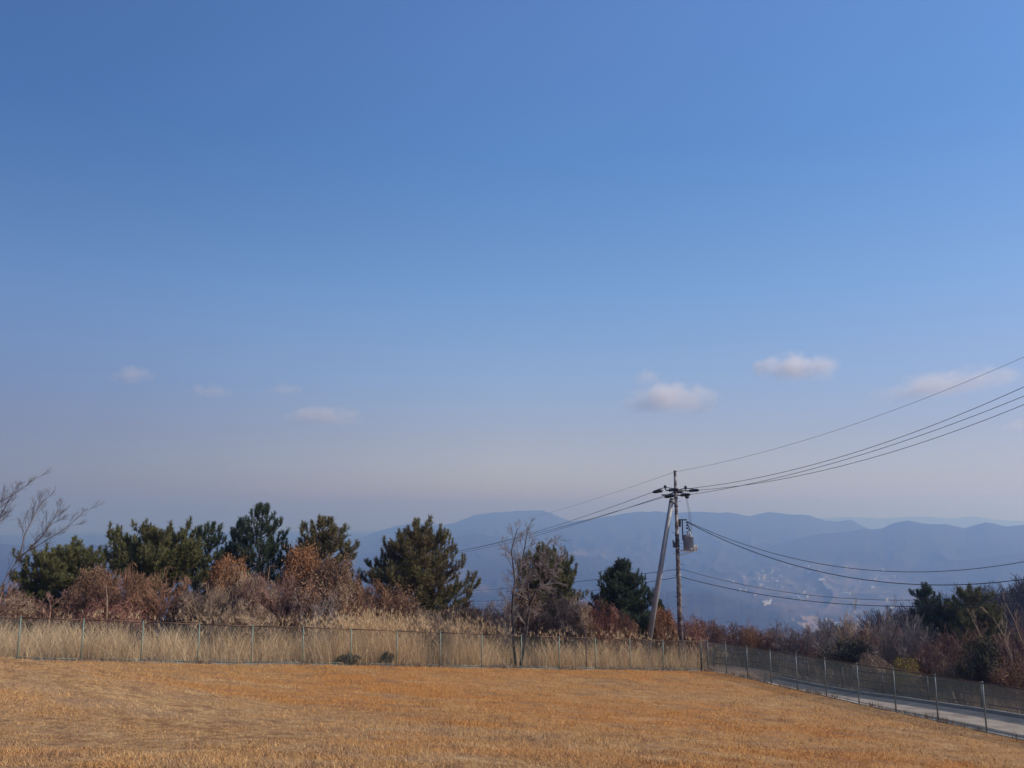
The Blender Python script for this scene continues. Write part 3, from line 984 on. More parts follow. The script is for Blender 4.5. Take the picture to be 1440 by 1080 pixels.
ROUND = [(0, .55), (.2, .95), (.45, 1), (.7, .85), (.9, .5), (1, .25)]
CONE = [(0, .8), (.2, 1), (.4, .85), (.6, .62), (.8, .36), (.93, .17), (1, .06)]
BROAD = [(0, .9), (.25, 1), (.5, .8), (.75, .5), (.9, .3), (1, .12)]
FLAT = [(0, .1), (.4, .45), (.62, .9), (.8, 1), (.93, .75), (1, .4)]
OPEN = [(0, .35), (.3, .75), (.5, 1), (.7, .8), (.85, .55), (1, .15)]
pine(92, 40, 786, 62, 11, 'broad round dark green pine at the left end of the tree row', M['needles_mid'], ROUND, .1, 10, 7, dens=1.0)
pine(220, 42, 767, 66, 12, 'wide flat topped pine above the red brown thicket', M['needles_mid'], FLAT, .45, 7, 7, up=.2, dens=1.0)
pine(294, 44, 744, 44, 13, 'dark leaning pine between the flat topped pine and the tallest pine', M['needles_dark'], OPEN, .3, 9, 6, dens=.65)
pine(336, 45.5, 740, 26, 33, 'slim dark pine close against the left side of the tallest pine', M['needles_dark'], OPEN, .35, 9, 5, dens=.65)
pine(369, 44, 716, 42, 14, 'tallest pine, with an open crown and sky showing through', M['needles_dark'], [(0, .3), (.35, .75), (.5, 1), (.65, .9), (.8, .62), (.93, .3), (1, .1)], .4, 9, 6, dens=.6)
pine(455, 44, 733, 57, 15, 'second tallest pine, with pointed tip above the orange vine', M['needles_warm'], [(0, .8), (.3, 1), (.6, .85), (.75, .6), (.88, .42), (1, .1)], .25, 10, 6, dens=.8)
pine(428, 46, 770, 28, 25, 'small dark pine left of the second tallest pine', M['needles_dark'], OPEN, .3, 7, 6)
pine(588, 44, 748, 84, 16, 'bushy green pine with a pointed tip rising over the pale tall grass', M['needles_warm'], BROAD, .12, 12, 7, dens=.95, up=.42)
pine(768, 45, 788, 50, 17, 'bushy olive pine behind the double stemmed bare tree', M['needles_mid'], ROUND, .12, 9, 7, dens=1.0, up=.6)
pine(873, 47, 797, 48, 18, 'dark young cone shaped pine left of the stay pole', M['needles_dark'], BROAD, .08, 10, 8, dens=1.1, up=.45)
pine(927, 50, 852, 17, 19, 'smallest pine, seen between the stay pole and utility pole', M['needles_dark'], CONE, .1, 8, 6)
G3 = 'pine trees beyond the road'
pine(1303, 62, 827, 34, 20, 'spiky dark pine beyond the road, standing against the valley', M['needles_dark'], OPEN, .2, 11, 8, group=G3, tuft=.27)
pine(1366, 60, 837, 52, 21, 'mossy green broad pine beyond the road, under the wooded ridge', M['needles_mid'], ROUND, .15, 10, 9, group=G3, tuft=.27, dens=1.1)
pine(1328, 62, 852, 30, 22, 'deep shaded pine tucked between the spiky pine and the mossy pine', M['needles_dark'], ROUND, .1, 10, 8, group=G3, tuft=.27)


# bare trees
def bare_tree(name, label, starts, twig, kids, Lmain, r, maxlev=3, seed=1, ratio=.55, spread=.55, up=.04, rmin=.006, cat='bare tree', trunk_mat=None, loc=None, group=None):
    """starts: list of polylines (world points) for the main stems; twigs grow from them"""
    rg = np.random.default_rng(seed)
    base = np.asarray(loc if loc is not None else starts[0][0], float)
    root = empty(name, base)
    lines, tips = [[], [], [], []], []
    tr = Geo()
    for st in starts:
        st = np.asarray(st, float) - base
        n = len(st)
        rad = np.linspace(r, r * .3, n)
        tr.tube(st, rad, 7)
        seglen = np.linalg.norm(np.diff(st, axis=0), axis=1)
        cum = np.concatenate([[0], np.cumsum(seglen)])
        for k in range(kids[0]):
            t = (.28 + .72 * (k + rg.uniform(0, 1)) / kids[0]) * cum[-1]
            i = min(np.searchsorted(cum, t) - 1, n - 2); i = max(i, 0)
            f = (t - cum[i]) / seglen[i]
            q = st[i] * (1 - f) + st[i + 1] * f
            dd = unit(st[i + 1] - st[i])
            nd = unit(dd + perp(rg, dd) * spread * rg.uniform(.6, 1.3) + UP * up * 2)
            grow(rg, lines, tips, q, nd, Lmain * rg.uniform(.6, 1.1) * (1.2 - .6 * t / cum[-1]), max(rad[i] * .45, rmin), 1, maxlev, kids, spread, ratio, .1, up, rmin)
    tr.build('trunk', trunk_mat or twig, root, True)
    g_ = Geo()
    for l in lines[1:]: g_.many(l, 3)
    g_.build('crown', twig, root)
    tag(root, label, cat, group)
    return root


def w(x, y, Y):
    return at(x, y, Y)


def ground_px(x, Y):
    X_ = at(x, 900, Y)[0]
    return np.array([X_, Y, hz(X_, Y) - .1])


# the double stemmed tree at the fence
Yt = 38.35
b0, b1 = ground_px(726, Yt), ground_px(731, Yt)
bare_tree('bare_tree', 'slender bare tree with two dark stems standing at the far fence',
          [[b0, w(722, 905, Yt), w(720, 860, Yt), w(724, 815, Yt + .2), w(719, 775, Yt + .3), w(728, 742, Yt + .4)],
           [b1, w(739, 900, Yt - .1), w(745, 850, Yt - .2), w(742, 820, Yt - .3), w(760, 785, Yt - .5), w(776, 757, Yt - .6)],
           [w(720, 862, Yt), w(722, 830, Yt + .5), w(732, 800, Yt + .9), w(738, 770, Yt + 1.2), w(741, 750, Yt + 1.3)],
           [w(744, 850, Yt - .2), w(757, 825, Yt - .6), w(772, 803, Yt - 1.0), w(790, 790, Yt - 1.2)]],
          M['twig_grey'], (16, 7, 5), 1.3, .068, seed=5, trunk_mat=M['stem_dark'], rmin=.0058, spread=.95, up=0)
# tree leaning in from the left edge
Ye = 30.6
e0 = ground_px(-32, Ye)
bare_tree('bare_tree', 'bare spreading tree leaning into the view at the left edge',
          [[e0, w(-22, 880, Ye), w(-8, 842, Ye), w(12, 806, Ye), w(30, 780, Ye), w(62, 762, Ye), w(96, 740, Ye), w(124, 714, Ye)],
           [w(28, 782, Ye), w(34, 755, Ye + .3), w(46, 728, Ye + .6), w(62, 702, Ye + .8)],
           [w(22, 790, Ye), w(44, 770, Ye - .3), w(64, 748, Ye - .6), w(84, 716, Ye - .8)],
           [w(-24, 878, Ye), w(-40, 800, Ye + .4), w(-30, 740, Ye + .6), w(0, 706, Ye + .8), w(26, 691, Ye + 1), w(50, 672, Ye + 1.1)],
           [w(-32, 800, Ye + .4), w(-16, 750, Ye), w(6, 716, Ye - .3), w(20, 690, Ye - .5)]],
          M['twig_dull'], (15, 6, 3), .9, .029, seed=8, spread=.5, ratio=.62, rmin=.0036, up=.03)
Ys = 34.3
bare_tree('sapling', 'slender pale sapling in front of the red brown thicket', [[ground_px(150, Ys), w(150, 870, Ys), w(151, 845, Ys), w(149, 822, Ys)]], M['twig_tan'], (6, 3, 2), .7, .03, 2, 11, cat='sapling')
Ys = 32.3
bare_tree('sapling', 'small dark forking sapling behind the fence post, left of the pale grass', [[ground_px(187, Ys), w(187, 912, Ys), w(185, 895, Ys), w(180, 880, Ys)], [w(187, 915, Ys), w(192, 896, Ys), w(197, 880, Ys)]], M['twig_dark'], (7, 4, 2), .6, .034, 3, 12, cat='sapling')
Ys = 35.2
bare_tree('sapling', 'thin dark sapling leaning right in the pale grass', [[ground_px(369, Ys), w(374, 896, Ys), w(380, 875, Ys), w(386, 858, Ys)]], M['twig_dark'], (5, 3, 2), .5, .026, 2, 13, cat='sapling')
Ys = 40
bare_tree('sapling', 'thin dark sapling in the tall grass right of the double stemmed tree', [[ground_px(824, Ys), w(824, 905, Ys), w(822, 888, Ys), w(815, 868, Ys)]], M['twig_dark'], (5, 3, 2), .6, .03, 2, 14, cat='sapling')
# pale leaning saplings by the right edge
for i, (x0, pts, lab) in enumerate((
        (1428, [(1424, 930), (1412, 895), (1396, 868)], 'pale sapling leaning left, lowest of the leaning saplings at the right edge'),
        (1444, [(1438, 905), (1426, 872), (1414, 848)], 'tall pale sapling leaning left close to the right edge'),
        (1404, [(1408, 910), (1414, 892), (1416, 874)], 'short pale upright sapling among the leaning saplings'),
        (1392, [(1384, 905), (1372, 880), (1362, 858)], 'pale thin sapling in front of the rusty thicket'))):
    Yq = 35 + i * .8
    bare_tree('sapling', lab, [[ground_px(x0, Yq)] + [w(a, b_, Yq) for a, b_ in pts]], M['twig_tan'], (9, 5, 3), .9, .03, 3, 30 + i, cat='sapling', spread=.5, group='pale saplings at the right edge')

# ------------------------------------------------------------------ wooded ridge on the right: one mass of bare trees
rg = np.random.default_rng(44)
protos = []
for k in range(4):
    lines, tips = [[], [], [], []], []
    grow(rg, lines, tips, np.zeros(3), UP, 5.6, .13, 0, 3, (11, 6, 4), .62, .5, .05, .04, .02, .3)
    gq = Geo(); [gq.many(l, 3) for l in lines]
    protos.append((np.concatenate(gq.v), np.concatenate(gq.q)))
G = Geo()
cnt = 0
while cnt < 640:
    th = rg.uniform(math.radians(20), math.radians(39)); r_ = rg.uniform(96, 165)
    x, y = r_ * math.sin(th), r_ * math.cos(th)
    z = hz(x, y)
    v, q = protos[cnt % 4]
    a = rg.uniform(0, 6.28); s_ = rg.uniform(.7, 1.1)
    Rm = np.array([[math.cos(a), -math.sin(a), 0], [math.sin(a), math.cos(a), 0], [0, 0, 1]]) * s_
    hx = v @ Rm.T + [x, y, z - .2]
    G.add(hx, q=q)
    cnt += 1
o = G.build('bare_woodland', M['twig_dark'])
tag(o, kind='stuff')
# scrub on the slope between the road bank and the ridge: too dense to tell apart
G = Geo()
for k in range(300):
    th = rg.uniform(math.radians(8), math.radians(38)); r_ = rg.uniform(56, 100)
    x, y = r_ * math.sin(th), r_ * math.cos(th)
    z = hz(x, y)
    v, q = protos[k % 4]
    a = rg.uniform(0, 6.28); s_ = rg.uniform(.2, .4)
    Rm = np.array([[math.cos(a) * 1.6, -math.sin(a) * 1.6, 0], [math.sin(a) * 1.6, math.cos(a) * 1.6, 0], [0, 0, 1]]) * s_
    G.add(v @ Rm.T + [x, y, z - .2], q=q)
for k in range(230):
    x, y = left_strip(rg.uniform(-9, 31), rg.uniform(5.5, 15))
    if in_road(np.array([x]), np.array([y]))[0] > -1: continue
    v, q = protos[k % 4]
    a = rg.uniform(0, 6.28); s_ = rg.uniform(.2, .36)
    Rm = np.array([[math.cos(a) * 1.9, -math.sin(a) * 1.9, 0], [math.sin(a) * 1.9, math.cos(a) * 1.9, 0], [0, 0, 1]]) * s_
    G.add(v @ Rm.T + [x, y, hz(x, y) - .3], q=q)
o = G.build('hillside_scrub', M['twig_purple'])
tag(o, kind='stuff')


# ------------------------------------------------------------------ fences
def fence_run(root, pts, h, post_mat, rail_mat, post_r=.024, first_mat=None, pitch=.075, wr=.0034):
    """pts: post feet (x, y) along one run"""
    P3 = [np.array([x, y, float(near(x, y)) + .02]) for x, y in pts]
    for i, p in enumerate(P3):
        G = Geo().tube([p - UP * .15, p + UP * h], post_r, 8)
        G.tube([p + UP * (h - .005), p + UP * (h + .03)], [post_r * 1.25, post_r * .8], 8)
        G.build('post', first_mat if (i == 0 and first_mat) else post_mat, root, True)
    rail = Geo()
    for a, b in zip(P3[:-1], P3[1:]):
        rail.tube([a + UP * (h - .03), b + UP * (h - .03)], .02, 6)
    rail.build('top_rail', rail_mat, root, True)
    low = Geo()
    for a, b in zip(P3[:-1], P3[1:]):
        low.tube([a + UP * .07, b + UP * .07], .012, 6)
    low.build('bottom_rail', post_mat, root, True)
    kerb = Geo()
    for a, b in zip(P3[:-1], P3[1:]):
        u = unit(b - a); sd = unit(np.cross(u, UP))
        L = np.linalg.norm(b - a)
        kerb.box((a + b) / 2 - UP * .04, (L, .1, .1), [u, sd, np.cross(sd, u)])
    kerb.build('base_kerb', M['kerb'], root)
    lines = []
    off = .03
    for a, b in zip(P3[:-1], P3[1:]):
        L = math.hypot(*(b - a)[:2]); u = (b - a) / L
        sd = unit(np.cross(unit(b - a), UP)) * off
        hh = h - .12
        n = int(L / pitch)
        for k in range(-int(hh / pitch), n + 1):
            for sgn in (1, -1):
                s0, s1 = k * pitch, k * pitch + hh
                t0, t1 = 0.0, hh
                if s0 < 0: t0, s0 = -s0, 0
                if s1 > L: t1, s1 = t1 - (s1 - L), L
                if t1 - t0 < .01: continue
                za, zb = (t0, t1) if sgn == 1 else (hh - t0, hh - t1)
                lines.append((np.array([a + u * s0 + UP * (.08 + za) - sd, a + u * s1 + UP * (.08 + zb) - sd]), np.array([wr, wr])))
    Geo().many(lines, 3).build('wire_mesh', M['wire_mesh'], root)


f1 = empty('chain_link_fence', (0, 0, 0))
pts = [tuple(LF0 + LFD * 2 * k) for k in range(-5, 15)] + [tuple(CORNER)]
fence_run(f1, pts, 1.47, M['post_green'], M['rail_rust'], wr=.0018)
tag(f1, 'long pale green chain link fence in front of the tall dry grass', 'fence', 'chain link fences round the lawn')
f2 = empty('chain_link_fence', (0, 0, 0))
pts = [tuple(CORNER + [.03, -.06]), (10.24, 42.98)] + [tuple(RF0 + RFD * 2 * k) for k in range(1, 16)]
fence_run(f2, pts, 1.5, M['post_grey'], M['rail_rust'], post_r=.026, first_mat=M['post_dark'], wr=.0042)
tag(f2, 'chain link fence with grey posts running down beside the road', 'fence', 'chain link fences round the lawn')

gr = empty('guard_rail', (0, 0, 0))


def road_pt(s, o):
    return np.array([RF0[0] + RFD[0] * s + RFN[0] * o, RF0[1] + RFD[1] * s + RFN[1] * o, road_z(max(s, -1), o)])


gp = [at(1004, 940, 45.4), at(1050, 948, 45.0)]
gp = [np.array([p[0], p[1], hz(p[0], p[1])]) for p in gp] + [road_pt(s, 4.05) for s in (.3, 3.0, 5.7, 8.4, 11.1, 13.8, 16.5, 19.2, 21.9, 24.6)]
for p in gp:
    Geo().tube([p - UP * .3, p + UP * .98], .035, 8).build('post', M['guard_steel'], gr, True)
for k, hgt in enumerate((.9, .52, .2)):
    G = Geo()
    for a, b in zip(gp[:-1], gp[1:]):
        G.tube([a + UP * hgt, b + UP * hgt], .02, 6)
    G.build('rail', M['guard_steel'], gr, True)
tag(gr, 'low brown post and rail guard fence on the far side of the road', 'guard rail')

# ------------------------------------------------------------------ utility pole, its stay and the lines
YP = 43.5
pb = ground_px(957, YP)
px0 = pb[0]
ztop = at(949.5, 663, YP)[2]
pole = empty('utility_pole', tuple(pb))


def zz(y, x=953):
    return at(x, y, YP)[2] - pb[2]


Hp = ztop - pb[2]
Geo().tube([(0, 0, -.3), (0, 0, Hp * .5), (0, 0, Hp)], [.155, .115, .075], 20).build('shaft', M['pole'], pole, True)
Geo().tube([(0, 0, Hp), (0, 0, Hp + .05)], [.09, .07], 16).build('pole_cap', M['hardware'], pole, True)
lineR = unit(np.array([.82, -.57, 0])); lineL = unit(np.array([-.72, .69, 0]))
armd = unit(np.array([.78, .62, 0]))
zarm = zz(690)
for dz, sh in ((0, .1), (-.24, -.1)):
    G = Geo()
    nrm = np.cross(armd, UP)
    G.box(np.array([0, 0, zarm + dz]) + nrm * (.15 if dz == 0 else -.15), (1.9, .075, .075), [armd, nrm, UP])
    G.build('crossarm', M['hardware'], pole)
# tension insulators either side, pin insulators on the arm
HVL, HVR = [], []
for k, o_ in enumerate((-.85, .1, .85)):
    base = armd * o_ + UP * (zarm - (0 if k != 1 else .25))
    for nm, dr, L, store in (('L', lineL, .62, HVL), ('R', lineR, .58, HVR)):
        s0 = base + dr * .12
        dv = unit(dr - UP * (.12 if nm == 'L' else -.05))
        G = Geo()
        for j in range(6):
            c_ = s0 + dv * (.1 + .075 * j)
            G.tube([c_, c_ + dv * .025, c_ + dv * .06], [.03, .1, .045], 10)
        e = s0 + dv * (L + .1)
        G.tube([s0, s0 + dv * .12], [.02, .02], 6)
        G.tube([s0 + dv * .5, e - dv * .08, e], [.09, .07, .018], 8)
        G.build('tension_insulator', M['hardware'], pole, True)
        store.append(e)
    G = Geo()
    pbase = base + UP * .03
    G.tube([pbase, pbase + UP * .1, pbase + UP * .14, pbase + UP * .2, pbase + UP * .26], [.03, .03, .08, .085, .03], 10)
    G.build('pin_insulator', M['hardware'], pole, True)
    # jumper loop from one side to the other
    t_ = np.linspace(0, 1, 9)
    a_, b_ = HVL[-1], HVR[-1]
    jm = a_[None] * (1 - t_)[:, None] + b_[None] * t_[:, None] + UP * (np.sin(t_ * np.pi) * .16)[:, None] - armd * (np.sin(t_ * np.pi) * .1)[:, None]
    Geo().tube(jm, .022, 6).build('jumper', M['cable'], pole, True)
# cutout switches with drop leads under the right end of the arm
Geo().tube([armd * .95 + UP * (zarm - .2), armd * .95 + UP * (zarm - .34), armd * .95 + UP * (zarm - .42)], [.03, .14, .06], 12).build('cutout_switch', M['hardware'], pole, True)
ztr = zz(762)
for q_ in (-.06, .0, .06):
    a_ = armd * (.9 + q_) + UP * (zarm - .42); b_ = np.array([.72 + q_, -.1, ztr + .6])
    Geo().tube([a_, (a_ + b_) / 2 + np.array([.06, 0, 0]), b_], .006, 5).build('drop_lead', M['cable'], pole, True)
# low voltage bracket
zb = zz(731)
G = Geo().box((.24, -.02, zb), (.62, .08, .07)).box((.3, -.02, zb - .55), (.06, .06, 1.1))
for k in range(3):
    G.tube([(.5, -.05, zb - .12 - .16 * k), (.6, -.05, zb - .13 - .16 * k)], [.05, .05], 8)
G.build('rack_bracket', M['hardware'], pole)
# transformer
G = Geo().tube([(.56, -.05, ztr - .42), (.56, -.05, ztr - .38), (.56, -.05, ztr + .34), (.56, -.05, ztr + .39)], [.22, .25, .25, .2], 20)
for a in np.linspace(-2.6, .5, 9):
    G.box((.56 + .27 * math.cos(a), -.05 + .27 * math.sin(a), ztr - .02), (.07, .012, .58), [(math.cos(a), math.sin(a), 0), (-math.sin(a), math.cos(a), 0), (0, 0, 1)])
tr = G.build('transformer', M['tank'], pole, False)
for a in (-.9, .2, 1.3):
    c_ = np.array([.56 + .15 * math.cos(a), -.05 + .15 * math.sin(a), ztr + .38])
    Geo().tube([c_, c_ + UP * .08, c_ + UP * .11, c_ + UP * .2], [.03, .05, .03, .02], 8).build('bushing', M['porcelain'], tr, True)
G = Geo().box((.5, -.05, ztr - .47), (1.0, .09, .07)).box((.45, .13, ztr - .47), (.9, .06, .07))
G.box((.5, .04, ztr - .6), (.9, .04, .05), [unit(np.array([1, 0, .28])), (0, 1, 0), unit(np.array([-.28, 0, 1]))])
G.build('transformer_bracket', M['bracket'], pole)
for k in range(3):
    c_ = np.array([.86 + .1 * k, -.12 + .1 * k, ztr - .3])
    G = Geo().tube([c_ - UP * .16, c_ - UP * .1, c_, c_ + UP * .1, c_ + UP * .14], [.02, .05, .035, .05, .02], 8)
    G.build('arrester', M['porcelain'], pole, True)
for k in range(3):
    t_ = np.linspace(0, 1, 9)
    a_ = np.array([.55, -.05, zb - .12 - .16 * k]); b_ = np.array([.42 + .14 * k, .02, ztr + .5])
    lp = a_[None] * (1 - t_)[:, None] + b_[None] * t_[:, None] + np.outer(np.sin(t_ * np.pi), [.16, -.06, -.12])
    Geo().tube(lp, .014, 6).build('lead_loop', M['cable'], pole, True)
Geo().box((.12, -.2, zb - .2), (.1, .16, .34)).box((.14, -.3, zb - .16), (.05, .05, .2)).build('fuse_box', M['hardware'], pole)
# bands, steps and a cabinet clamp on the shaft
for y in (752, 760, 768, 700, 712):
    z_ = zz(y); r_ = np.interp(z_, [0, Hp * .5, Hp], [.165, .125, .082]) + .012
    Geo().tube([(0, 0, z_ - .04), (0, 0, z_ + .04)], r_, 16).build('steel_band', M['hardware'], pole, True)
Geo().box((-.17, -.08, zz(766)), (.16, .16, .3)).box((-.24, -.08, zz(762)), (.06, .08, .2)).build('clamp_box', M['hardware'], pole)
for k in range(14):
    z_ = zz(900) + k * (zz(705) - zz(900)) / 13
    r_ = np.interp(z_, [0, Hp * .5, Hp], [.165, .125, .082])
    sx = 1 if k % 2 else -1
    Geo().tube([(sx * r_ * .9, -.05, z_), (sx * (r_ + .16), -.05, z_)], .011, 6).build('step_bolt', M['hardware'], pole)
tag(pole, 'tall mottled utility pole carrying crossarms and a grey transformer', 'utility pole')

st = at(944.5, 703, YP - .1); sb = ground_px(906, 44.6)
stay = empty('stay_pole', tuple(sb))
d_ = st - sb
Geo().tube([d_ * -.02, d_ * .5, d_], [.16, .145, .12], 18).build('shaft', M['pole_grey'], stay, True)
G = Geo().tube([d_ * .985, d_ * 1.01], [.135, .1], 14)
e_ = np.array([px0, YP, st[2] - .25]) - sb
G.box((d_ * .985 + e_) / 2, (np.linalg.norm(e_ - d_ * .985), .08, .08), [unit(e_ - d_ * .985), unit(np.cross(unit(e_ - d_ * .985), UP)), UP])
G.build('head_clamp', M['hardware'], stay)
tag(stay, 'plain grey stay pole leaning against the utility pole', 'stay pole')


def wire(name, P0, pix, Y1, r, mat, label, group, extend=1.0):
    """a hanging line from P0 through the sight lines pix, its far end Y1 metres forward; sag fitted as a parabola"""
    P0 = np.asarray(P0, float)
    e = at(pix[-1][0], pix[-1][1], Y1)
    dx, dy = e[0] - P0[0], e[1] - P0[1]
    ts, zs = [0.0], [P0[2]]
    for x, y in pix:
        d = ray(x, y)
        t = (d[0] * P0[1] - P0[0]) / (dx - d[0] * dy)          # where the vertical plane of the line meets that sight line
        Yt_ = P0[1] + t * dy
        ts.append(t); zs.append(d[2] * Yt_)
    ts, zs = np.array(ts), np.array(zs)
    if len(ts) >= 3:
        A = np.column_stack([ts, ts ** 2]); co = np.linalg.lstsq(A, zs - zs[0], rcond=None)[0]
    else:
        co = np.array([(zs[1] - zs[0]) / ts[1], 0])
    t = np.linspace(0, extend, 41)
    pts = np.column_stack([P0[0] + dx * t, P0[1] + dy * t, P0[2] + co[0] * t + co[1] * t * t])
    o = Geo().tube(pts, r, 6).build(name, mat, None, True)
    return tag(o, label, 'power line', group)


GW = 'overhead lines strung from the utility pole'
pw = lambda p: np.asarray(p) + pb
topP = np.array([px0, YP, ztop - .02])
wire('overhead_wire', topP, [(1200, 597), (1440, 502)], 31.5, .008, M['ground_wire'], 'thin topmost wire rising from the pole tip to the right edge', GW, 1.6)
wire('overhead_wire', pw(HVR[0]), [(1200, 637), (1440, 544)], 31.5, .0125, M['cable'], 'upper of the three dark wires rising to the right edge', GW, 1.6)
wire('overhead_wire', pw(HVR[1]), [(1200, 643), (1440, 557)], 32.3, .0125, M['cable'], 'middle of the three dark wires rising to the right edge', GW, 1.6)
wire('overhead_wire', pw(HVR[2]), [(1200, 651), (1440, 569)], 33.1, .0125, M['cable'], 'lowest of the three dark wires rising to the right edge', GW, 1.6)
wire('overhead_wire', topP, [(860, 694), (780, 719)], 78, .008, M['ground_wire'], 'thin topmost wire falling away to the left from the pole tip', GW, 1.5)
wire('overhead_wire', pw(HVL[0]), [(740, 752), (612, 780)], 92, .013, M['cable'], 'upper of the three dark wires falling left behind the bushy pine', GW, 1.3)
wire('overhead_wire', pw(HVL[1]), [(740, 754), (612, 780.8)], 93, .013, M['cable'], 'middle of the three dark wires falling left behind the bushy pine', GW, 1.3)
wire('overhead_wire', pw(HVL[2]), [(740, 757), (612, 782)], 94, .013, M['cable'], 'lowest of the three dark wires falling left behind the bushy pine', GW, 1.3)
lv = np.array([px0 + .6, YP - .05, pb[2] + zb - .1])
wire('overhead_wire', lv, [(1080, 779), (1260, 801), (1440, 791)], 36, .016, M['cable'], 'upper sagging cable from the bracket by the transformer to the right edge', GW, 1.5)
wire('overhead_wire', lv - UP * .05, [(1080, 786), (1200, 812), (1320, 820.5), (1440, 816)], 36, .021, M['cable'], 'thicker sagging cable just below the one from the transformer bracket', GW, 1.5)
t1 = at(957, 800, YP - .2); t2 = at(957, 811, YP - .2)
wire('overhead_wire', t1, [(1080, 830.5), (1275, 842), (1440, 833)], 36, .012, M['cable'], 'thin low cable sagging across the hazy village to the right edge', GW, 1.5)
wire('overhead_wire', t2, [(1080, 839), (1270, 851), (1440, 844)], 36, .018, M['cable'], 'lowest thick cable sagging across the hazy village to the right edge', GW, 1.5)
wire('overhead_wire', t1, [(830, 816), (650, 831)], 80, .014, M['cable'], 'upper of the two low cables running left behind the young pine', GW, 1.15)
wire('overhead_wire', t2, [(830, 831), (650, 846)], 80, .014, M['cable'], 'lower of the two low cables running left behind the young pine', GW, 1.15)

# ------------------------------------------------------------------ village houses far down in the valley
hm = []
for nm, wall, roof in (('a', (.4, .37, .33), (.16, .16, .18)), ('b', (.5, .48, .45), (.11, .12, .15)), ('c', (.34, .28, .23), (.24, .17, .14)), ('d', (.6, .58, .56), (.36, .36, .38))):
    hm.append((mat_noise('house wall ' + nm, [(.3, tuple(c * .9 for c in wall)), (.7, wall)], .4, .8), mat_noise('house roof ' + nm, [(.3, tuple(c * .8 for c in roof)), (.7, roof)], .5, .6)))
hmesh = []
for k in range(4):
    L, W, hh, rh = (13, 9, 5.5, 2.6) if k < 3 else (26, 14, 7, 1.2)
    v = [(-L / 2, -W / 2, -2), (L / 2, -W / 2, -2), (L / 2, W / 2, -2), (-L / 2, W / 2, -2), (-L / 2, -W / 2, hh), (L / 2, -W / 2, hh), (L / 2, W / 2, hh), (-L / 2, W / 2, hh), (-L / 2, 0, hh + rh), (L / 2, 0, hh + rh),
         (-L / 2 - .6, -W / 2 - .6, hh - .2), (L / 2 + .6, -W / 2 - .6, hh - .2), (L / 2 + .6, W / 2 + .6, hh - .2), (-L / 2 - .6, W / 2 + .6, hh - .2), (-L / 2 - .6, 0, hh + rh + .15), (L / 2 + .6, 0, hh + rh + .15)]
    me = bpy.data.meshes.new('house')
    me.from_pydata(v, [], [(0, 1, 5, 4), (2, 3, 7, 6), (1, 2, 6, 9, 5), (3, 0, 4, 8, 7), (10, 11, 15, 14), (12, 13, 14, 15)])
    me.materials.append(hm[k][0]); me.materials.append(hm[k][1])
    for p in me.polygons[4:]: p.material_index = 1
    hmesh.append(me)
rg = np.random.default_rng(12)
hc = [(1030, 1260, 2650, 4000)] * 60 + [(1060, 1110, 3300, 3900)] * 22 + [(1110, 1135, 2900, 3200)] * 10 + [(1180, 1240, 2350, 2700)] * 10 + [(1150, 1175, 2350, 2450)] * 4
for k, (x0, x1, r0, r1) in enumerate(hc):
    th = azel(rg.uniform(x0, x1), 830)[0]; r_ = rg.uniform(r0, r1)
    x, y = r_ * math.sin(th), r_ * math.cos(th)
    z = hz(x, y)
    if z > -235: continue
    big = rg.uniform() < .06
    o = bpy.data.objects.new('house', hmesh[3] if big else hmesh[int(rg.integers(0, 3))])
    COL.objects.link(o)
    o.location = (x, y, z + .5); o.rotation_euler = (0, 0, rg.uniform(0, 3.14))
    s_ = rg.uniform(.8, 1.25); o.scale = (s_, s_, s_)
    tag(o, 'tiny pale building of the hazy village far down in the valley', 'house', 'houses of the hazy valley village')


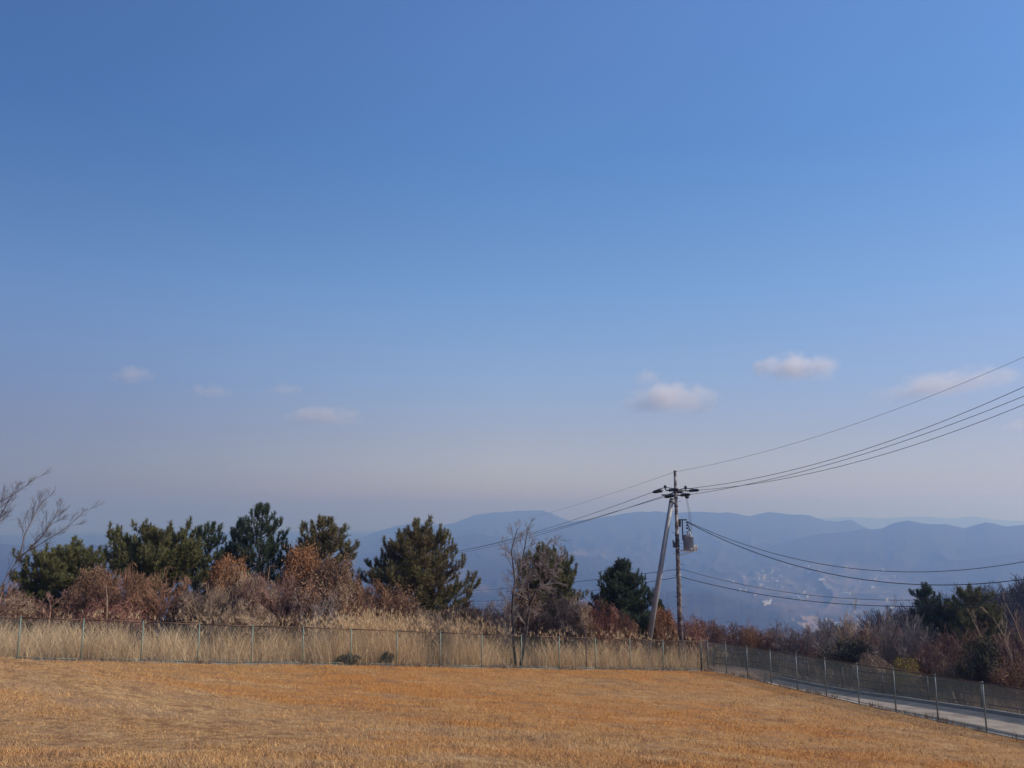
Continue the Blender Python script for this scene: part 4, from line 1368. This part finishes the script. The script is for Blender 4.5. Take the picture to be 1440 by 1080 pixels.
# ------------------------------------------------------------------ clouds
def cloud(px, py, wpx, hpx, seed, label, dens, tilt=0.0):
    Yc = 12500.0
    c = at(px, py, Yc)
    a, b_, d_ = wpx / F * Yc / 2 * 1.25, wpx / F * Yc / 2 * 1.0, hpx / F * Yc / 2 * 1.5
    me = bpy.data.meshes.new('cloud')
    import bmesh
    bm = bmesh.new()
    bmesh.ops.create_icosphere(bm, subdivisions=3, radius=1.0)
    bm.to_mesh(me); bm.free()
    o = link('cloud', me)
    o.location = c
    o.scale = (a, b_, d_)
    o.rotation_euler = (0, math.radians(tilt), 0)
    m = bpy.data.materials.new('cloud'); m.use_nodes = True
    nt = m.node_tree
    for n_ in list(nt.nodes): nt.nodes.remove(n_)
    out = nt.nodes.new('ShaderNodeOutputMaterial')
    pv = nt.nodes.new('ShaderNodeVolumePrincipled')
    pv.inputs['Color'].default_value = (1, .955, .945, 1)
    pv.inputs['Anisotropy'].default_value = .2
    tc = nt.nodes.new('ShaderNodeTexCoord')
    ln = nt.nodes.new('ShaderNodeVectorMath'); ln.operation = 'LENGTH'
    nt.links.new(tc.outputs['Object'], ln.inputs[0])
    sep = nt.nodes.new('ShaderNodeSeparateXYZ'); nt.links.new(tc.outputs['Object'], sep.inputs[0])
    mp = nt.nodes.new('ShaderNodeMapping')
    mp.inputs['Location'].default_value = (seed * 3.7, seed * 1.3, seed * 2.1)
    mp.inputs['Scale'].default_value = (1.0, 1.0, .45)
    nt.links.new(tc.outputs['Object'], mp.inputs[0])
    nz = nt.nodes.new('ShaderNodeTexNoise'); nz.inputs['Scale'].default_value = 1.9; nz.inputs['Detail'].default_value = 5; nz.inputs['Roughness'].default_value = .58
    nt.links.new(mp.outputs[0], nz.inputs['Vector'])
    f = math_node(nt, 'SUBTRACT', .78, ln.outputs['Value'])
    f = math_node(nt, 'ADD', f, math_node(nt, 'MULTIPLY', math_node(nt, 'SUBTRACT', nz.outputs[0], .5), 2.4))
    f = math_node(nt, 'MULTIPLY', f, 1.9, True)
    soft = math_node(nt, 'MULTIPLY', math_node(nt, 'SUBTRACT', 1.0, ln.outputs['Value']), 4.0, True)
    low = math_node(nt, 'MULTIPLY', math_node(nt, 'ADD', sep.outputs['Z'], .55), 1.3, True)     # thins out underneath
    f = math_node(nt, 'MULTIPLY', math_node(nt, 'MULTIPLY', f, low), soft)
    f = math_node(nt, 'MULTIPLY', f, dens)
    nt.links.new(f, pv.inputs['Density'])
    nt.links.new(pv.outputs[0], out.inputs['Volume'])
    me.materials.append(m)
    tag(o, label, 'cloud', 'small clouds low in the sky')
    return o


for i, (a, b_, w_, h_, dn, tl, lab) in enumerate((
        (1117, 521, 112, 42, .0042, 0, 'brightest rounded white cloud, right of the middle of the sky'),
        (940, 565, 138, 46, .0036, 0, 'wide pinkish cloud with a small hump above the utility pole'),
        (908, 534, 42, 28, .0024, 0, 'small faint puff just above the wide pinkish cloud'),
        (1328, 543, 178, 38, .0024, -7, 'long slanting cloud crossed by the topmost wire near the right edge'),
        (456, 588, 112, 26, .0028, 0, 'flat pink tinged cloud above the pines'),
        (184, 531, 66, 28, .0022, 0, 'faint lilac cloud high over the flat topped pine'),
        (298, 552, 60, 22, .0018, 0, 'very faint small cloud between the lilac cloud and the flat pink cloud'),
        (404, 549, 52, 22, .002, 0, 'faint small puff above the flat pink tinged cloud'),
        (1432, 600, 48, 20, .0018, 0, 'faint puff below the wires at the right edge'))):
    cloud(a, b_, w_, h_, i + 1, lab, dn, tl)

# ------------------------------------------------------------------ air
G = Geo().box((0, 6900, -105), (27400, 14900, 520))
haze = G.build('haze', None)
m = bpy.data.materials.new('haze'); m.use_nodes = True
nt = m.node_tree
for n_ in list(nt.nodes): nt.nodes.remove(n_)
out = nt.nodes.new('ShaderNodeOutputMaterial')
pv = nt.nodes.new('ShaderNodeVolumePrincipled')
pv.inputs['Color'].default_value = (.26, .40, .76, 1)
pv.inputs['Absorption Color'].default_value = (.83, .74, .12, 1)
pv.inputs['Density'].default_value = 4.0e-4
pv.inputs['Anisotropy'].default_value = .36
nt.links.new(pv.outputs[0], out.inputs['Volume'])
haze.data.materials.append(m)
tag(haze, kind='stuff')

# ------------------------------------------------------------------ light
SUN_AZ, SUN_EL = math.radians(100), math.radians(34)
to_sun = np.array([math.sin(SUN_AZ) * math.cos(SUN_EL), math.cos(SUN_AZ) * math.cos(SUN_EL), math.sin(SUN_EL)])
from mathutils import Vector
L = bpy.data.lights.new('sun', 'SUN')
L.energy = 4.0
L.angle = math.radians(.53)
L.color = (1.0, .93, .82)
so = bpy.data.objects.new('sun', L)
COL.objects.link(so)
so.location = (60, -20, 60)
so.rotation_euler = Vector(to_sun).to_track_quat('Z', 'Y').to_euler()

wd = bpy.data.worlds.new('World')
scene.world = wd
wd.use_nodes = True
nt = wd.node_tree
bg = nt.nodes['Background']
sk = nt.nodes.new('ShaderNodeTexSky')
sk.sky_type = 'NISHITA'
sk.sun_disc = False
sk.sun_elevation = SUN_EL
sk.sun_rotation = SUN_AZ
sk.altitude = 400
sk.air_density = 1.0
sk.dust_density = 1.0
sk.ozone_density = 2.0
tc = nt.nodes.new('ShaderNodeTexCoord')
sep = nt.nodes.new('ShaderNodeSeparateXYZ')
nt.links.new(tc.outputs['Generated'], sep.inputs[0])
# winter haze: a deep blue above, lilac towards the horizon; dimmer away from the sun
el = ramp(nt, [(z / .6, tuple(v / 3 for v in c)) for z, c in (
    (.0, (1.07, 1.0, 1.2)), (.05, (1.08, .97, 1.18)), (.093, (1.12, .95, 1.137)), (.182, (1.154, 1.161, 1.39)), (.269, (1.09, 1.3, 1.575)), (.43, (.89, 1.31, 1.73)), (.567, (1.04, 1.42, 1.9)))],
    math_node(nt, 'DIVIDE', sep.outputs['Z'], .6, True))
azr = ramp(nt, [(p, c) for p, c in ((0, (.55, .57, .64)), (.04, (.56, .575, .64)), (.25, (.8, .81, .84)), (.5, (1, 1, 1)), (.8, (.93, .94, .95)), (1, (.84, .85, .88)))],
    math_node(nt, 'MULTIPLY_ADD', sep.outputs['X'], .833, True))
azr.node.inputs[0].links[0].from_node.inputs[2].default_value = .5
azr.node.color_ramp.interpolation = 'B_SPLINE'
azl = ramp(nt, [(0, (.66, .7, .8)), (.04, (.66, .7, .8)), (.5, (1, 1, 1)), (1, (.93, .95, 1.0))], azr.node.inputs[0].links[0].from_socket)
lowm = math_node(nt, 'MULTIPLY_ADD', sep.outputs['Z'], -5.0, True)
lowm.node.inputs[2].default_value = 1.15
tint = mix(nt, 1.0, mix(nt, 1.0, sk.outputs[0], el, 'MULTIPLY'), azr, 'MULTIPLY')
tint = mix(nt, lowm, tint, mix(nt, 1.0, tint, azl, 'MULTIPLY'))
vm = nt.nodes.new('ShaderNodeVectorMath'); vm.operation = 'SCALE'
nt.links.new(tint, vm.inputs[0]); vm.inputs['Scale'].default_value = 3.13
nt.links.new(vm.outputs[0], bg.inputs['Color'])
bg.inputs['Strength'].default_value = .1

# ------------------------------------------------------------------ camera and render settings
cam = bpy.data.cameras.new('camera')
co = bpy.data.objects.new('camera', cam)
COL.objects.link(co)
co.location = (0, 0, 0)
co.rotation_euler = (math.pi / 2 + PITCH, 0, 0)
cam.sensor_width = 36
cam.lens = 36 * F / 1440
cam.clip_start = .1
cam.clip_end = 60000
scene.camera = co
scene.render.engine = 'CYCLES'
cy = scene.cycles
cy.max_bounces = 8
cy.diffuse_bounces = 3
cy.volume_bounces = 5
cy.transparent_max_bounces = 16
cy.use_denoising = True
vs = scene.view_settings
vs.view_transform = 'Standard'
vs.look = 'None'
vs.exposure = 0
vs.gamma = 1
